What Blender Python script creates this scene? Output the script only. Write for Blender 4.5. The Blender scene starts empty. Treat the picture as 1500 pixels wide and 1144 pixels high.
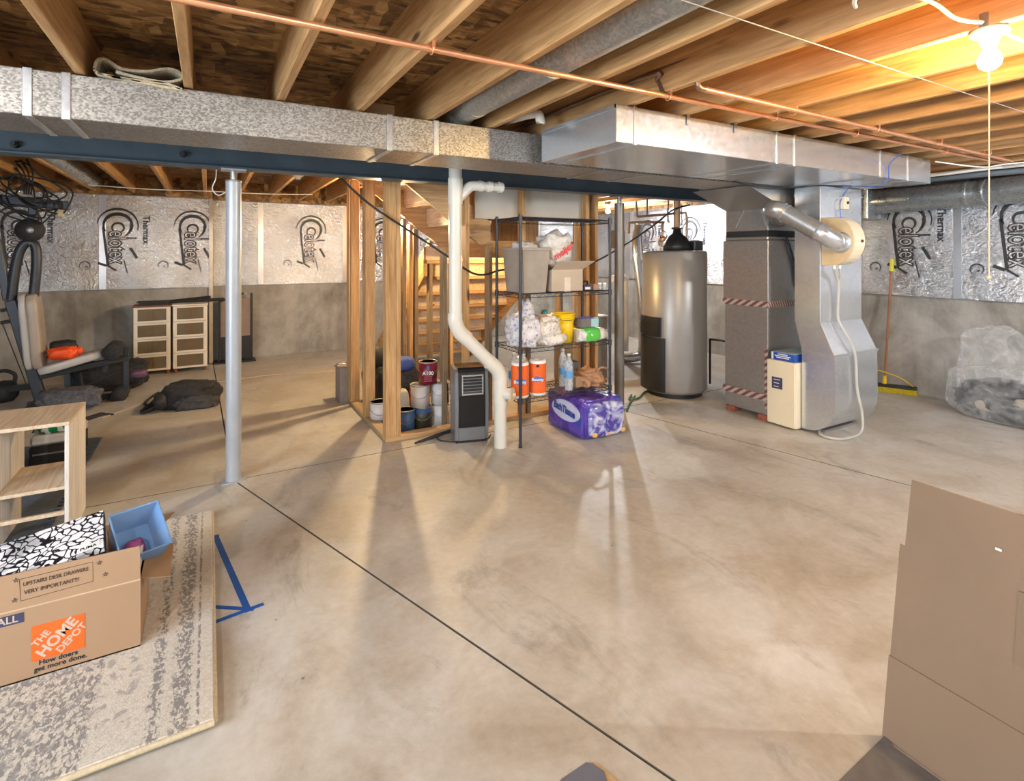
import bpy, bmesh, math, random
from mathutils import Vector, Matrix, noise
random.seed(7)
C = bpy.context.scene.collection
PI = math.pi
H, FOC, YAW, CX, HY = 1.55, 782.0, math.radians(29.6), 750.0, 370.0
SY, CYW = math.sin(YAW), math.cos(YAW)
# ------------------------------------------------------------ camera, light, exposure
cd = bpy.data.cameras.new('camera'); cam = bpy.data.objects.new('camera', cd); C.objects.link(cam)
cam.location = (0, 0, H); cam.rotation_euler = (PI/2, 0, -YAW)
cd.sensor_fit = 'HORIZONTAL'; cd.sensor_width = 36; cd.lens = FOC/1500*36
cd.shift_y = -(572-HY)/1500; cd.clip_start = .05
bpy.context.scene.camera = cam
w = bpy.data.worlds.new('world'); bpy.context.scene.world = w; w.use_nodes = True
w.node_tree.nodes['Background'].inputs[0].default_value = (.8, .9, 1, 1)
w.node_tree.nodes['Background'].inputs[1].default_value = .6
vs = bpy.context.scene.view_settings
vs.view_transform = 'Standard'; vs.look = 'None'; vs.gamma = 1; vs.use_curve_mapping = False
vs.exposure = 0.32
def area(name, loc, rot, sx, sy, power, col):
    l = bpy.data.lights.new(name, 'AREA'); l.shape = 'RECTANGLE'; l.size = sx; l.size_y = sy
    l.energy = power; l.color = col
    o = bpy.data.objects.new(name, l); C.objects.link(o); o.location = loc; o.rotation_euler = rot
# added daylight fill from made-up windows in the unseen rear and left walls
area('daylight_fill_rear', (2.4, -2.36, 1.35), (PI/2, 0, PI), 3.6, 1.9, 300, (.76, .88, 1))
area('daylight_fill_left', (-3.36, 0.6, 1.45), (PI/2, 0, -PI/2), 2.4, 1.5, 190, (.74, .87, 1))
BULBS = {  # x, y, z of each bare bulb, emission strength, colour
 'front': (2.38, .80, 1500, (1, .64, .24)),
 'utility': (5.62, 6.75, 2300, (.93, .97, 1)),
 'stair': (1.72, 5.72, 2300, (1, .72, .38)),
 'landing': (2.80, 4.85, 900, (1, .66, .26)),
 'rear_fill_left': (-1.55, .15, 2200, (1, .96, .92)),  # unseen bulb added behind the camera as fill
 'rear_fill_mid': (.6, -1.3, 1400, (1, .96, .92)),  # added fill bulb, out of view near the middle
 'rear_fill_right': (4.6, -.6, 3600, (.98, .98, 1)),  # unseen bulb added to brighten the right side
}
# ------------------------------------------------------------ helpers
def ray(px): r = (px-CX)/FOC; return (SY+CYW*r, CYW-SY*r)
def at(px, py, d): a, b = ray(px); return Vector((a*d, b*d, H+(HY-py)*d/FOC))
def fl(px, py, z=0): return at(px, py, FOC*(z-H)/(HY-py))
def onY(px, py, Y): return at(px, py, Y/ray(px)[1])
def onX(px, py, X): return at(px, py, X/ray(px)[0])
def V(*a): return Vector(a)
class MB:
    def __init__(s): s.v = []; s.f = []; s.sm = []; s.M = None
    def add(s, vs_, fs, smooth=False):
        n = len(s.v)
        for p in vs_:
            p = Vector(p); s.v.append(s.M @ p if s.M else p)
        for f in fs: s.f.append([i+n for i in f]); s.sm.append(smooth)
        return s
    def box(s, x0, x1, y0, y1, z0, z1):
        return s.add([(x0,y0,z0),(x1,y0,z0),(x1,y1,z0),(x0,y1,z0),(x0,y0,z1),(x1,y0,z1),(x1,y1,z1),(x0,y1,z1)],
              [(3,2,1,0),(4,5,6,7),(0,1,5,4),(1,2,6,5),(2,3,7,6),(3,0,4,7)])
    def hexa(s, a, b):   # bottom 4 pts, top 4 pts
        return s.add(list(a)+list(b), [(3,2,1,0),(4,5,6,7),(0,1,5,4),(1,2,6,5),(2,3,7,6),(3,0,4,7)])
    def bar(s, p, q, wd, hg, up=(0,0,1)):   # rectangular bar p->q
        p, q = Vector(p), Vector(q); d = (q-p).normalized(); u = Vector(up)
        sd = d.cross(u)
        if sd.length < 1e-3: sd = d.cross(Vector((1,0,0)))
        sd.normalize(); u = sd.cross(d).normalized()
        a = [p+sd*x*wd/2+u*y*hg/2 for x, y in ((-1,-1),(1,-1),(1,1),(-1,1))]
        b = [q+sd*x*wd/2+u*y*hg/2 for x, y in ((-1,-1),(1,-1),(1,1),(-1,1))]
        return s.hexa(a, b)
    def tube(s, pts, r, n=12, caps=True, closed=False):
        pts = [Vector(p) for p in pts]; rr = r if isinstance(r, (list, tuple)) else [r]*len(pts)
        ref = None; rings = []
        m = len(pts)
        for i, p in enumerate(pts):
            if closed: d = pts[(i+1)%m]-pts[i-1]
            else: d = pts[min(i+1, m-1)]-pts[max(i-1, 0)]
            if d.length < 1e-9: d = Vector((0,0,1))
            d.normalize()
            if ref is None: ref = d.orthogonal().normalized()
            ref = (ref - d*ref.dot(d))
            if ref.length < 1e-6: ref = d.orthogonal()
            ref.normalize(); b = d.cross(ref)
            rings.append([p+(ref*math.cos(2*PI*k/n)+b*math.sin(2*PI*k/n))*rr[i] for k in range(n)])
        vs_ = [q for rg in rings for q in rg]
        fs = []
        for i in range(m if closed else m-1):
            j = (i+1) % m
            for k in range(n): fs.append((i*n+k, i*n+(k+1)%n, j*n+(k+1)%n, j*n+k))
        s.add(vs_, fs, True)
        if caps and not closed:
            s.add(rings[0], [list(range(n))[::-1]]); s.add(rings[-1], [list(range(n))])
        return s
    def cyl(s, p, q, r, r2=None, n=24): return s.tube([p, q], [r, r if r2 is None else r2], n)
    def lathe(s, c, prof, n=28, ax=(0,0,1)):
        ax = Vector(ax).normalized(); u = ax.orthogonal().normalized(); b = ax.cross(u); c = Vector(c)
        vs_ = []; fs = []
        for (r, h) in prof:
            for k in range(n):
                a = 2*PI*k/n; vs_.append(c+ax*h+(u*math.cos(a)+b*math.sin(a))*max(r, 1e-4))
        for i in range(len(prof)-1):
            for k in range(n): fs.append((i*n+k, i*n+(k+1)%n, (i+1)*n+(k+1)%n, (i+1)*n+k))
        return s.add(vs_, fs, True)
    def prism(s, poly, vec, smooth=False):
        vec = Vector(vec); n = len(poly); a = [Vector(p) for p in poly]; b = [p+vec for p in a]
        s.add(a, [list(range(n))[::-1]]); s.add(b, [list(range(n))])
        return s.add(a+b, [(i, (i+1)%n, n+(i+1)%n, n+i) for i in range(n)], smooth)
    def blob(s, c, size, seed=0, amp=.1, sq=.5, freq=3, floor=None, sub=4, fine=.3):
        bm = bmesh.new(); bmesh.ops.create_icosphere(bm, subdivisions=sub, radius=1)
        off = Vector((seed*7.3, seed*3.1, seed*1.7)); vs_ = []
        for v in bm.verts:
            n_ = v.co.normalized()
            p = Vector([math.copysign(abs(x)**sq, x) for x in n_]) if sq < 1 else n_.copy()
            k = 1 + amp*noise.noise(n_*freq+off) + amp*fine*noise.noise(n_*freq*3.3+off) + amp*fine*.8*(abs(noise.noise(n_*freq*2.1-off))-.25)
            p = Vector((p.x*size[0], p.y*size[1], p.z*size[2]))*k+Vector(c)
            if floor is not None and p.z < floor: p.z = floor+.001
            vs_.append(p)
        bm.verts.ensure_lookup_table()
        fs = [[v.index for v in f.verts] for f in bm.faces]; bm.free()
        return s.add(vs_, fs, True)
    def strip(s, pts, vec, th=.003):   # sheet swept along vec
        for i in range(len(pts)-1):
            a, b = Vector(pts[i]), Vector(pts[i+1]); v = Vector(vec)
            n_ = (b-a).cross(v).normalized()*th
            s.hexa([a, b, b+v, a+v], [a+n_, b+n_, b+n_+v, a+n_+v])
        return s
def cat(pts, n=6, closed=False):
    P = [Vector(p) for p in pts]; out = []; m = len(P)
    for i in range(m if closed else m-1):
        if closed: a, b, c, d = P[i-1], P[i], P[(i+1)%m], P[(i+2)%m]
        else: a, b, c, d = P[max(i-1,0)], P[i], P[i+1], P[min(i+2,m-1)]
        for k in range(n):
            t = k/n
            out.append(.5*((2*b)+(c-a)*t+(2*a-5*b+4*c-d)*t*t+(3*b-a-3*c+d)*t**3))
    if not closed: out.append(P[-1])
    return out
def setp(o, parent):
    o.parent = parent
    o.matrix_parent_inverse = Matrix.Translation(-parent.location) if parent.type == 'EMPTY' else Matrix.Identity(4)
def tag(o, label=None, cat_=None, group=None, kind=None):
    if label: o['label'] = label
    if cat_: o['category'] = cat_
    if group: o['group'] = group
    if kind: o['kind'] = kind
    return o
def obj(name, mb, m, parent=None, label=None, cat_=None, group=None, kind=None, bevel=0, seg=1, solid=0):
    me = bpy.data.meshes.new(name); me.from_pydata([tuple(v) for v in mb.v], [], mb.f)
    me.polygons.foreach_set('use_smooth', mb.sm); me.update()
    me.materials.append(m)
    o = bpy.data.objects.new(name, me); C.objects.link(o)
    if parent: setp(o, parent)
    if bevel:
        b = o.modifiers.new('bevel', 'BEVEL'); b.width = bevel; b.segments = seg; b.limit_method = 'ANGLE'; b.angle_limit = .7
    if solid:
        b = o.modifiers.new('solid', 'SOLIDIFY'); b.thickness = solid
    return tag(o, label, cat_, group, kind)
def thing(name, label, cat_, loc=(0,0,0), group=None, kind=None):
    o = bpy.data.objects.new(name, None); C.objects.link(o); o.location = loc; o.empty_display_size = .1
    return tag(o, label, cat_, group, kind)
def share(name, src, parent, loc=(0,0,0), rot=None):
    o = bpy.data.objects.new(name, src.data); C.objects.link(o)
    if parent: setp(o, parent)
    o.location = loc
    if rot: o.rotation_euler = rot
    for md in src.modifiers:
        n_ = o.modifiers.new(md.name, md.type)
        if md.type == 'BEVEL': n_.width = md.width; n_.segments = md.segments; n_.limit_method = 'ANGLE'; n_.angle_limit = .7
    return o
def dup(root, loc, rotz=0, label=None, group=None):
    def rec(o, par):
        c = o.copy(); C.objects.link(c)
        if par: c.parent = par
        for ch in o.children: rec(ch, c)
        return c
    r = rec(root, None); r.location = loc; r.rotation_euler = (0, 0, rotz)
    if label: r['label'] = label
    if group: r['group'] = group
    return r
def text(s, size, m, parent, right, up, pos, name='lettering', ext=.0008, bold=0, align='CENTER', sx=1, font=None, label=None):
    cu = bpy.data.curves.new('t', 'FONT'); cu.body = s; cu.size = size; cu.extrude = ext; cu.offset = bold
    cu.align_x = align; cu.align_y = 'CENTER'; cu.resolution_u = 3
    o = bpy.data.objects.new('t', cu); C.objects.link(o)
    dg = bpy.context.evaluated_depsgraph_get()
    me = bpy.data.meshes.new_from_object(o.evaluated_get(dg)); bpy.data.objects.remove(o); bpy.data.curves.remove(cu)
    r = Vector(right); r = r.normalized(); u = Vector(up).normalized(); n_ = r.cross(u)
    M = Matrix(((r.x*sx, u.x, n_.x, pos[0]), (r.y*sx, u.y, n_.y, pos[1]), (r.z*sx, u.z, n_.z, pos[2]), (0,0,0,1)))
    me.transform(M); me.materials.clear(); me.materials.append(m)
    q = bpy.data.objects.new(name, me); C.objects.link(q)
    if parent: setp(q, parent)
    if label: q['label'] = label
    return q
# ------------------------------------------------------------ materials
class NT:
    def __init__(s, name):
        s.m = bpy.data.materials.new(name); s.m.use_nodes = True; s.t = s.m.node_tree; s.b = s.t.nodes['Principled BSDF']
        s.tc = None
    def n(s, typ, **k):
        o = s.t.nodes.new(typ)
        for a, b in k.items(): setattr(o, a, b)
        return o
    def l(s, a, b): s.t.links.new(a, b)
    def coord(s, scale=(1,1,1), kind='Object', rot=(0,0,0), rnd=False):
        if not s.tc: s.tc = s.n('ShaderNodeTexCoord')
        mp = s.n('ShaderNodeMapping'); mp.inputs['Scale'].default_value = scale; mp.inputs['Rotation'].default_value = rot
        src = s.tc.outputs[kind]
        if rnd:
            oi = s.n('ShaderNodeObjectInfo'); mu = s.n('ShaderNodeMath', operation='MULTIPLY'); mu.inputs[1].default_value = 37
            s.l(oi.outputs['Random'], mu.inputs[0]); ad = s.n('ShaderNodeVectorMath', operation='ADD')
            s.l(src, ad.inputs[0]); s.l(mu.outputs[0], ad.inputs[1]); src = ad.outputs[0]
        s.l(src, mp.inputs[0]); return mp.outputs[0]
    def noise(s, co, scale, detail=4, rough=.55, dist=0):
        o = s.n('ShaderNodeTexNoise'); o.inputs['Scale'].default_value = scale; o.inputs['Detail'].default_value = detail
        o.inputs['Roughness'].default_value = rough; o.inputs['Distortion'].default_value = dist; s.l(co, o.inputs['Vector']); return o.outputs['Fac']
    def voro(s, co, scale, feature='F1', out='Distance', rnd=1):
        o = s.n('ShaderNodeTexVoronoi', feature=feature); o.inputs['Scale'].default_value = scale; o.inputs['Randomness'].default_value = rnd
        s.l(co, o.inputs['Vector']); return o.outputs[out]
    def ramp(s, f, stops, interp='LINEAR'):
        o = s.n('ShaderNodeValToRGB'); e = o.color_ramp.elements; o.color_ramp.interpolation = interp
        while len(e) < len(stops): e.new(.5)
        for i, (p, c) in enumerate(stops):
            e[i].position = p; e[i].color = (c, c, c, 1) if isinstance(c, (int, float)) else (*c, 1)
        s.l(f, o.inputs[0]); return o.outputs[0]
    def mix(s, f, a, b, mode='MIX'):
        o = s.n('ShaderNodeMix', data_type='RGBA', blend_type=mode)
        for i, x in ((0, f), (6, a), (7, b)):
            if isinstance(x, bpy.types.NodeSocket): s.l(x, o.inputs[i])
            elif i == 0: o.inputs[0].default_value = x
            else: o.inputs[i].default_value = (*x, 1) if not isinstance(x, (int, float)) else (x, x, x, 1)
        return o.outputs[2]
    def math(s, op, a, b=0):
        o = s.n('ShaderNodeMath', operation=op)
        for i, x in ((0, a), (1, b)):
            if isinstance(x, bpy.types.NodeSocket): s.l(x, o.inputs[i])
            else: o.inputs[i].default_value = x
        return o.outputs[0]
    def bump(s, h, st=.3, dist=.01):
        o = s.n('ShaderNodeBump'); o.inputs['Strength'].default_value = st; o.inputs['Distance'].default_value = dist
        s.l(h, o.inputs['Height']); s.l(o.outputs[0], s.b.inputs['Normal'])
    def set(s, **k):
        nm = dict(col='Base Color', rough='Roughness', metal='Metallic', alpha='Alpha', trans='Transmission Weight', ior='IOR', coat='Coat Weight', spec='Specular IOR Level', sheen='Sheen Weight')
        for a, b in k.items():
            i = s.b.inputs[nm[a]]
            if isinstance(b, bpy.types.NodeSocket): s.l(b, i)
            elif a == 'col': i.default_value = (*b, 1)
            else: i.default_value = b
        return s.m
MATS = {}
def plain(name, col, rough=.5, metal=0, var=.12, bumpy=0, scale=8, **k):
    if name in MATS: return MATS[name]
    t = NT(name); co = t.coord()
    f = t.noise(co, scale, 5); c2 = tuple(min(1, x*(1+var)) for x in col); c1 = tuple(x*(1-var) for x in col)
    t.set(col=t.mix(t.ramp(f, [(.3, 0), (.7, 1)]), c1, c2), rough=rough, metal=metal, **k)
    if bumpy: t.bump(t.noise(co, scale*3, 4), bumpy, .005)
    MATS[name] = t.m; return t.m
def wood(name, c1, c2, c3, axis=1, rough=.6, knots=True):
    t = NT(name); sc = [9, 9, 9]; sc[axis] = .55
    co = t.coord(sc, rnd=True)
    f = t.noise(co, 1.3, 5, .6, 1.2)
    g = t.noise(co, 5, 4, .6, .9)
    col = t.ramp(f, [(.3, c1), (.5, c2), (.72, c3)])
    col = t.mix(.42, col, t.ramp(g, [(.35, tuple(x*.55 for x in c1)), (.65, c3)]), 'MIX')
    if knots:
        sk = [5, 5, 5]; sk[axis] = 1.6
        k = t.voro(t.coord(sk, rnd=True), 1.0)
        col = t.mix(t.ramp(k, [(.06, 1), (.12, 0)]), col, (.10, .045, .02))
    t.set(col=col, rough=rough); t.bump(g, .15, .003); return t.m
M_joist = wood('joist_wood', (.36,.18,.062), (.48,.26,.10), (.62,.38,.17), 1)
M_jlow = wood('pine_x', (.42,.24,.10), (.56,.34,.16), (.66,.44,.23), 0)
M_stud = wood('stud_wood', (.40,.21,.075), (.55,.32,.135), (.68,.43,.20), 2)
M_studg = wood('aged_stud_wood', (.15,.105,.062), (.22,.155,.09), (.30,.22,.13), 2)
M_pine = wood('pale_pine', (.62,.43,.27), (.72,.55,.38), (.80,.66,.49), 1, .5)
M_pinew = wood('white_pine', (.74,.67,.58), (.80,.74,.66), (.86,.81,.74), 2, .5, False)
def osb():
    t = NT('osb'); cols = None
    a = t.noise(t.coord((4, 22, 8), rot=(0,0,.2)), 1.6, 4, .6, .7)
    b = t.noise(t.coord((16, 5, 8), rot=(0,0,.5)), 1.7, 4, .6, .7)
    v0 = t.voro(t.coord((7, 24, 9), rot=(0,0,.1)), 1, out='Color'); v1 = t.n('ShaderNodeRGBToBW'); t.l(v0, v1.inputs[0]); v = v1.outputs[0]
    c = t.mix(t.ramp(a, [(.35, 0), (.65, 1)]), (.13,.06,.018), (.42,.23,.075))
    c = t.mix(t.ramp(b, [(.5, 0), (.62, .75)]), c, (.34,.175,.05))
    f2 = t.voro(t.coord((6, 2.2, 4), rot=(0,0,.9)), 3.2, out='Color'); g2 = t.n('ShaderNodeRGBToBW'); t.l(f2, g2.inputs[0])
    f3 = t.voro(t.coord((2.2, 6, 4), rot=(0,0,.35)), 3.6, out='Color'); g3 = t.n('ShaderNodeRGBToBW'); t.l(f3, g3.inputs[0])
    fl_ = t.mix(t.ramp(t.noise(t.coord(), 5, 3), [(.45, 0), (.55, 1)]), g2.outputs[0], g3.outputs[0])
    c = t.mix(.55, c, t.ramp(fl_, [(.25, (.07,.03,.01)), (.5, (.30,.15,.045)), (.8, (.55,.33,.13))]))
    c = t.mix(.35, c, v, 'OVERLAY')
    c = t.mix(t.ramp(t.noise(t.coord((3, 8, 3)), 2.5, 3), [(.56, 0), (.64, .8)]), c, (.045,.02,.008))
    t.set(col=c, rough=.7); t.bump(a, .3, .004); return t.m
M_osb = osb()
def concrete_floor():
    t = NT('concrete_floor'); co = t.coord()
    big = t.noise(co, .55, 5, .6, .4); mid = t.noise(co, 2.4, 6, .65, .6); fine = t.noise(co, 22, 5, .7)
    c = t.ramp(big, [(.32, (.44,.385,.30)), (.48, (.52,.49,.435)), (.64, (.60,.585,.555))])
    c = t.mix(t.ramp(mid, [(.36, .7), (.56, 0)]), c, (.36,.30,.215))
    c = t.mix(t.ramp(t.noise(t.coord((1.6, .7, 1), rot=(0,0,.5)), 1.5, 7, .72, 1.4), [(.56, 0), (.70, .75)]), c, (.24,.215,.18))
    c = t.mix(t.ramp(t.noise(co, 3.1, 7, .8, 2), [(.63, 0), (.72, .5)]), c, (.66,.63,.56))
    c = t.mix(.2, c, t.ramp(fine, [(.3, .22), (.7, .62)]))
    sp = t.voro(co, 4.5); c = t.mix(t.ramp(sp, [(.018, .8), (.03, 0)]), c, (.08,.07,.06))
    t.set(col=c, rough=t.ramp(mid, [(.3, .34), (.7, .52)]), spec=.45); t.bump(t.noise(co, 9, 6, .7), .10, .004); return t.m
M_floor = concrete_floor()
def concrete_wall():
    t = NT('concrete_wall'); co = t.coord()
    a = t.noise(t.coord((1, 1, .6)), 1.3, 7, .65, .8); b = t.noise(co, 5, 6, .7); v = t.noise(t.coord((5, 5, .35)), 1, 5, .6)
    c = t.ramp(a, [(.36, (.15,.135,.11)), (.5, (.33,.315,.285)), (.64, (.56,.55,.52))])
    c = t.mix(.35, c, t.ramp(v, [(.35, (.20,.185,.155)), (.6, (.48,.46,.41))]))
    c = t.mix(.25, c, t.ramp(b, [(.3, .12), (.7, .55)]))
    t.set(col=c, rough=.85); t.bump(b, .35, .008); return t.m
M_cwall = concrete_wall()
def foil():
    t = NT('foil_facing')
    co = t.coord()
    a = t.noise(co, 9, 3, .5, 2.2); b = t.noise(t.coord((1, 1, 2.6)), 26, 3, .6, 1.6); v = t.voro(co, 30)
    h = t.math('ADD', t.math('MULTIPLY', a, 1.2), t.math('ADD', t.math('MULTIPLY', b, .55), t.math('ADD', t.math('MULTIPLY', v, .18), t.math('MULTIPLY', t.math('ABSOLUTE', t.math('SUBTRACT', t.noise(co, 15, 4, .6, 1.0), .5)), 1.6))))
    t.set(col=t.ramp(t.noise(co, 2.2, 3), [(.3, (.60,.63,.68)), (.7, (.84,.88,.94))]), metal=.93, rough=.16)
    t.bump(h, .62, .018); return t.m
M_foil = foil()
def galv(name, lo, hi, scale, rough, metal=.9, stretch=(1,1,1), bump=.02):
    t = NT(name); co = t.coord(stretch)
    d = t.n('ShaderNodeVectorMath', operation='ADD'); t.l(co, d.inputs[0])
    nz = t.n('ShaderNodeTexNoise'); nz.inputs['Scale'].default_value = scale*.8; t.l(co, nz.inputs['Vector'])
    sc_ = t.n('ShaderNodeVectorMath', operation='SCALE'); sc_.inputs['Scale'].default_value = 1.3/scale; t.l(nz.outputs['Color'], sc_.inputs[0]); t.l(sc_.outputs[0], d.inputs[1])
    v = t.voro(d.outputs[0], scale, out='Color'); bw = t.n('ShaderNodeRGBToBW'); t.l(v, bw.inputs[0])
    big = t.noise(t.coord(), 2.5, 4)
    c = t.mix(t.ramp(bw.outputs[0], [(.25, 0), (.75, 1)]), lo, hi)
    c = t.mix(t.ramp(big, [(.4, 0), (.7, .35)]), c, lo)
    t.set(col=c, metal=metal, rough=t.math('ADD', t.math('MULTIPLY', bw.outputs[0], .06), rough))
    t.bump(t.noise(t.coord(), 3, 2), .2, bump); return t.m
M_spang = galv('spangled_galvanised_steel', (.20,.19,.175), (.43,.415,.39), 105, .36, .62, (1, 1, 1.5))
M_galv = galv('bright_galvanised_steel', (.64,.68,.73), (.71,.75,.80), 60, .21, .80, (1,1,1), .008)
M_galvd = galv('dull_galvanised_steel', (.36,.355,.35), (.41,.405,.40), 60, .30, .65)
M_round = galv('round_duct_steel', (.36,.37,.37), (.52,.53,.52), 90, .36, .8)
M_roundb = galv('clean_duct_steel', (.46,.51,.55), (.54,.59,.63), 60, .26, .8)
M_beam = plain('blue_grey_beam_paint', (.055,.082,.105), .42, 0, .15, .05)
M_post = plain('grey_post_paint', (.42,.45,.49), .35, .2, .06)
M_postd = plain('dark_post_steel', (.22,.205,.185), .4, .5, .1)
M_copper = plain('copper', (.80,.40,.22), .30, .75, .12)
M_copperd = plain('tarnished_copper', (.26,.17,.12), .4, .7, .25)
M_pvc = plain('white_pvc', (.70,.68,.61), .3, 0, .03)
M_white = plain('white_plastic', (.80,.80,.78), .35, 0, .03)
M_cream = plain('cream_enamel', (.78,.70,.52), .38, 0, .03)
M_black = plain('black_plastic', (.018,.019,.021), .42, 0, .2)
M_blackm = plain('black_gloss', (.010,.011,.013), .10, 0, .2)
M_rubber = plain('black_rubber', (.022,.022,.024), .65, 0, .25, .1)
M_frame = plain('charcoal_frame_enamel', (.035,.042,.055), .38, .2, .2)
M_fabric = plain('black_fabric', (.028,.028,.031), .9, 0, .4, .4, 40)
M_fabricg = plain('grey_fabric', (.10,.10,.115), .9, 0, .4, .4, 30)
M_cord = plain('grey_silver_plastic', (.30,.33,.36), .33, .35, .08)
M_card = plain('cardboard', (.36,.23,.135), .8, 0, .05, .08, 3)
M_cardd = plain('cardboard_inside', (.32,.20,.11), .85, 0, .06, .08, 3)
M_carton = plain('carton_brown', (.235,.155,.095), .8, 0, .07, .08, 2)
M_cardl = plain('pale_cardboard', (.48,.40,.31), .8, 0, .04)
M_ink = plain('black_ink', (.015,.015,.018), .6)
M_inkf = plain('foil_print_ink', (.035,.035,.04), .5)
M_orange = plain('orange_print', (.80,.13,.015), .55, 0, .03)
M_navy = plain('navy_print', (.045,.05,.11), .5)
M_blue = plain('blue_tape', (.010,.085,.36), .5, 0, .08)
M_gym = plain('taupe_vinyl', (.40,.34,.28), .35, 0, .04)
M_gymw = plain('pale_vinyl', (.52,.50,.48), .35, 0, .04)
M_safety = plain('safety_orange', (.95,.10,.012), .5, 0, .08)
M_yellow = plain('yellow_plastic', (.86,.60,.01), .32, 0, .02)
M_red = plain('red_print', (.75,.04,.03), .5)
M_dryw = plain('drywall_back', (.55,.52,.46), .8, 0, .04)
M_tan = plain('tan_paper', (.42,.22,.11), .6, 0, .12, .3, 14)
M_white_w = plain('whitewood', (.80,.74,.65), .45, 0, .03)
M_redwood = plain('reddish_wood', (.22,.085,.04), .5, 0, .15)
M_seam = plain('silver_seam_tape', (.62,.63,.66), .32, .85, .05)
M_brick = plain('red_brick', (.30,.09,.05), .85, 0, .25, .3, 20)
def emis(name, col, st):
    t = NT(name); t.b.inputs['Emission Color'].default_value = (*col, 1); t.b.inputs['Emission Strength'].default_value = st
    return t.set(col=(1,1,1), rough=.3)
def clearp(name, col, alpha, rough=.12, crinkle=.8):
    t = NT(name); co = t.coord(); h = t.noise(co, 22, 4, .6, 2)
    t.set(col=col, rough=rough, alpha=t.ramp(h, [(.35, max(0, alpha-.15)), (.7, min(1, alpha+.25))]), spec=.9)
    t.bump(h, crinkle, .02); return t.m
M_clear = clearp('clear_polythene', (.85,.87,.88), .42)
def thinfilm(name):
    t = NT(name); co = t.coord(); fr_ = t.n('ShaderNodeLayerWeight'); fr_.inputs['Blend'].default_value = .45
    h = t.noise(co, 5, 5, .6, 1.6)
    a = t.math('ADD', t.math('MULTIPLY', fr_.outputs['Facing'], .42), t.ramp(h, [(.42, .05), (.64, .30)]))
    t.set(col=(.88,.90,.91), rough=.12, alpha=a, spec=.9); t.bump(t.noise(co, 11, 4, .6, 1.8), .55, .03); return t.m
M_clearb = thinfilm('thin_clear_film')
M_bagw = clearp('white_bag_film', (.82,.80,.76), .95, .35, .6)
M_bottle = clearp('clear_bottle_plastic', (.75,.82,.86), .35, .06, .2)
# ------------------------------------------------------------ room shell
XL, XR, YR, YB, YBL, ZC = -3.4, 6.75, -2.4, 8.76, 8.55, 2.565
M_joint = plain('joint_dirt', (.17,.14,.11), .95)
floor = obj('floor', MB().box(XL-.2, XR+.2, YR-.2, YB+.2, -.12, -.03), plain('joint_base', (.10,.08,.06), .9), kind='structure')  # dark base under the slabs, visible in the joints
P0, P1 = V(.147, 4.10), V(3.56, 4.10)
def slab(poly, g=.005):
    n = len(poly); c = sum((Vector(p) for p in poly), Vector((0,0)))/n; out = []
    for i in range(n):
        p0, p1, p2 = Vector(poly[i-1]), Vector(poly[i]), Vector(poly[(i+1)%n])
        a = (p1-p0).normalized(); b = (p2-p1).normalized()
        na, nb = V(-a.y, a.x), V(-b.y, b.x)
        den = a.x*b.y-a.y*b.x
        q1, q2 = p0+na*g, p1+nb*g
        t = ((q2.x-q1.x)*b.y-(q2.y-q1.y)*b.x)/den
        out.append(q1+a*t)
    o = obj('concrete_slab', MB().prism([(p.x, p.y, -.03) for p in out], (0,0,.03)), M_floor, floor)
    o.data.materials.append(M_joint)
    for f in o.data.polygons:
        if abs(f.normal.z) < .5: f.material_index = 1
X1 = .147+.35*(4.1-YR); X2 = 3.56+.225*(4.1-YR)
slab([(XL, 4.1), (XL, YR), (X1, YR), (.147, 4.1)])
slab([(.147, 4.1), (X1, YR), (X2, YR), (3.52, 4.1)])
slab([(3.52, 4.1), (X2, YR), (XR, YR), (XR, 4.1)])
slab([(XL, YB), (XL, 4.1), (.147, 4.1), (.05, YB)])
slab([(.05, YB), (.147, 4.1), (3.52, 4.1), (3.52, YB)])
slab([(3.52, YB), (3.52, 4.1), (XR, 4.1), (XR, YB)])
# back wall (two planes) and side walls: poured concrete with foil-faced boards on the upper part
wb = obj('wall_back', MB().box(XL-.2, .04, YBL, YB+.25, 0, ZC).box(.04, XR+.2, YB, YB+.25, 0, ZC), M_cwall, kind='structure')
wr = obj('wall_right', MB().box(XR, XR+.25, YR, YB, 0, ZC), M_cwall, kind='structure')
wl = obj('wall_left', MB().box(XL-.25, XL, YR, -.7, 0, ZC).box(XL-.25, XL, 1.9, YB, 0, ZC).box(XL-.25, XL, -.7, 1.9, 0, .6).box(XL-.25, XL, -.7, 1.9, 2.25, ZC), M_cwall, kind='structure')
wn = obj('wall_rear', MB().box(XL-.2, .5, YR-.25, YR, 0, ZC).box(4.3, XR+.2, YR-.25, YR, 0, ZC).box(.5, 4.3, YR-.25, YR, 2.35, ZC).box(.5, 4.3, YR-.25, YR, 0, .3), M_cwall, kind='structure')
w1 = obj('added_window_1', MB().box(.5, .56, YR-.15, YR-.08, .3, 2.35).box(4.24, 4.3, YR-.15, YR-.08, .3, 2.35).box(.5, 4.3, YR-.15, YR-.08, .3, .36).box(.5, 4.3, YR-.15, YR-.08, 2.29, 2.35).box(2.37, 2.43, YR-.15, YR-.08, .3, 2.35), M_white, kind='structure')  # added frame, out of view, for the rear fill light
w2 = obj('added_window_2', MB().box(XL-.15, XL-.08, -.7, -.64, .6, 2.25).box(XL-.15, XL-.08, 1.84, 1.9, .6, 2.25).box(XL-.15, XL-.08, -.7, 1.9, .6, .66).box(XL-.15, XL-.08, -.7, 1.9, 2.19, 2.25), M_white, kind='structure')  # made-up left window, out of view, frames the fill light there
ZF0, ZF1 = 1.07, 2.295
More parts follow.
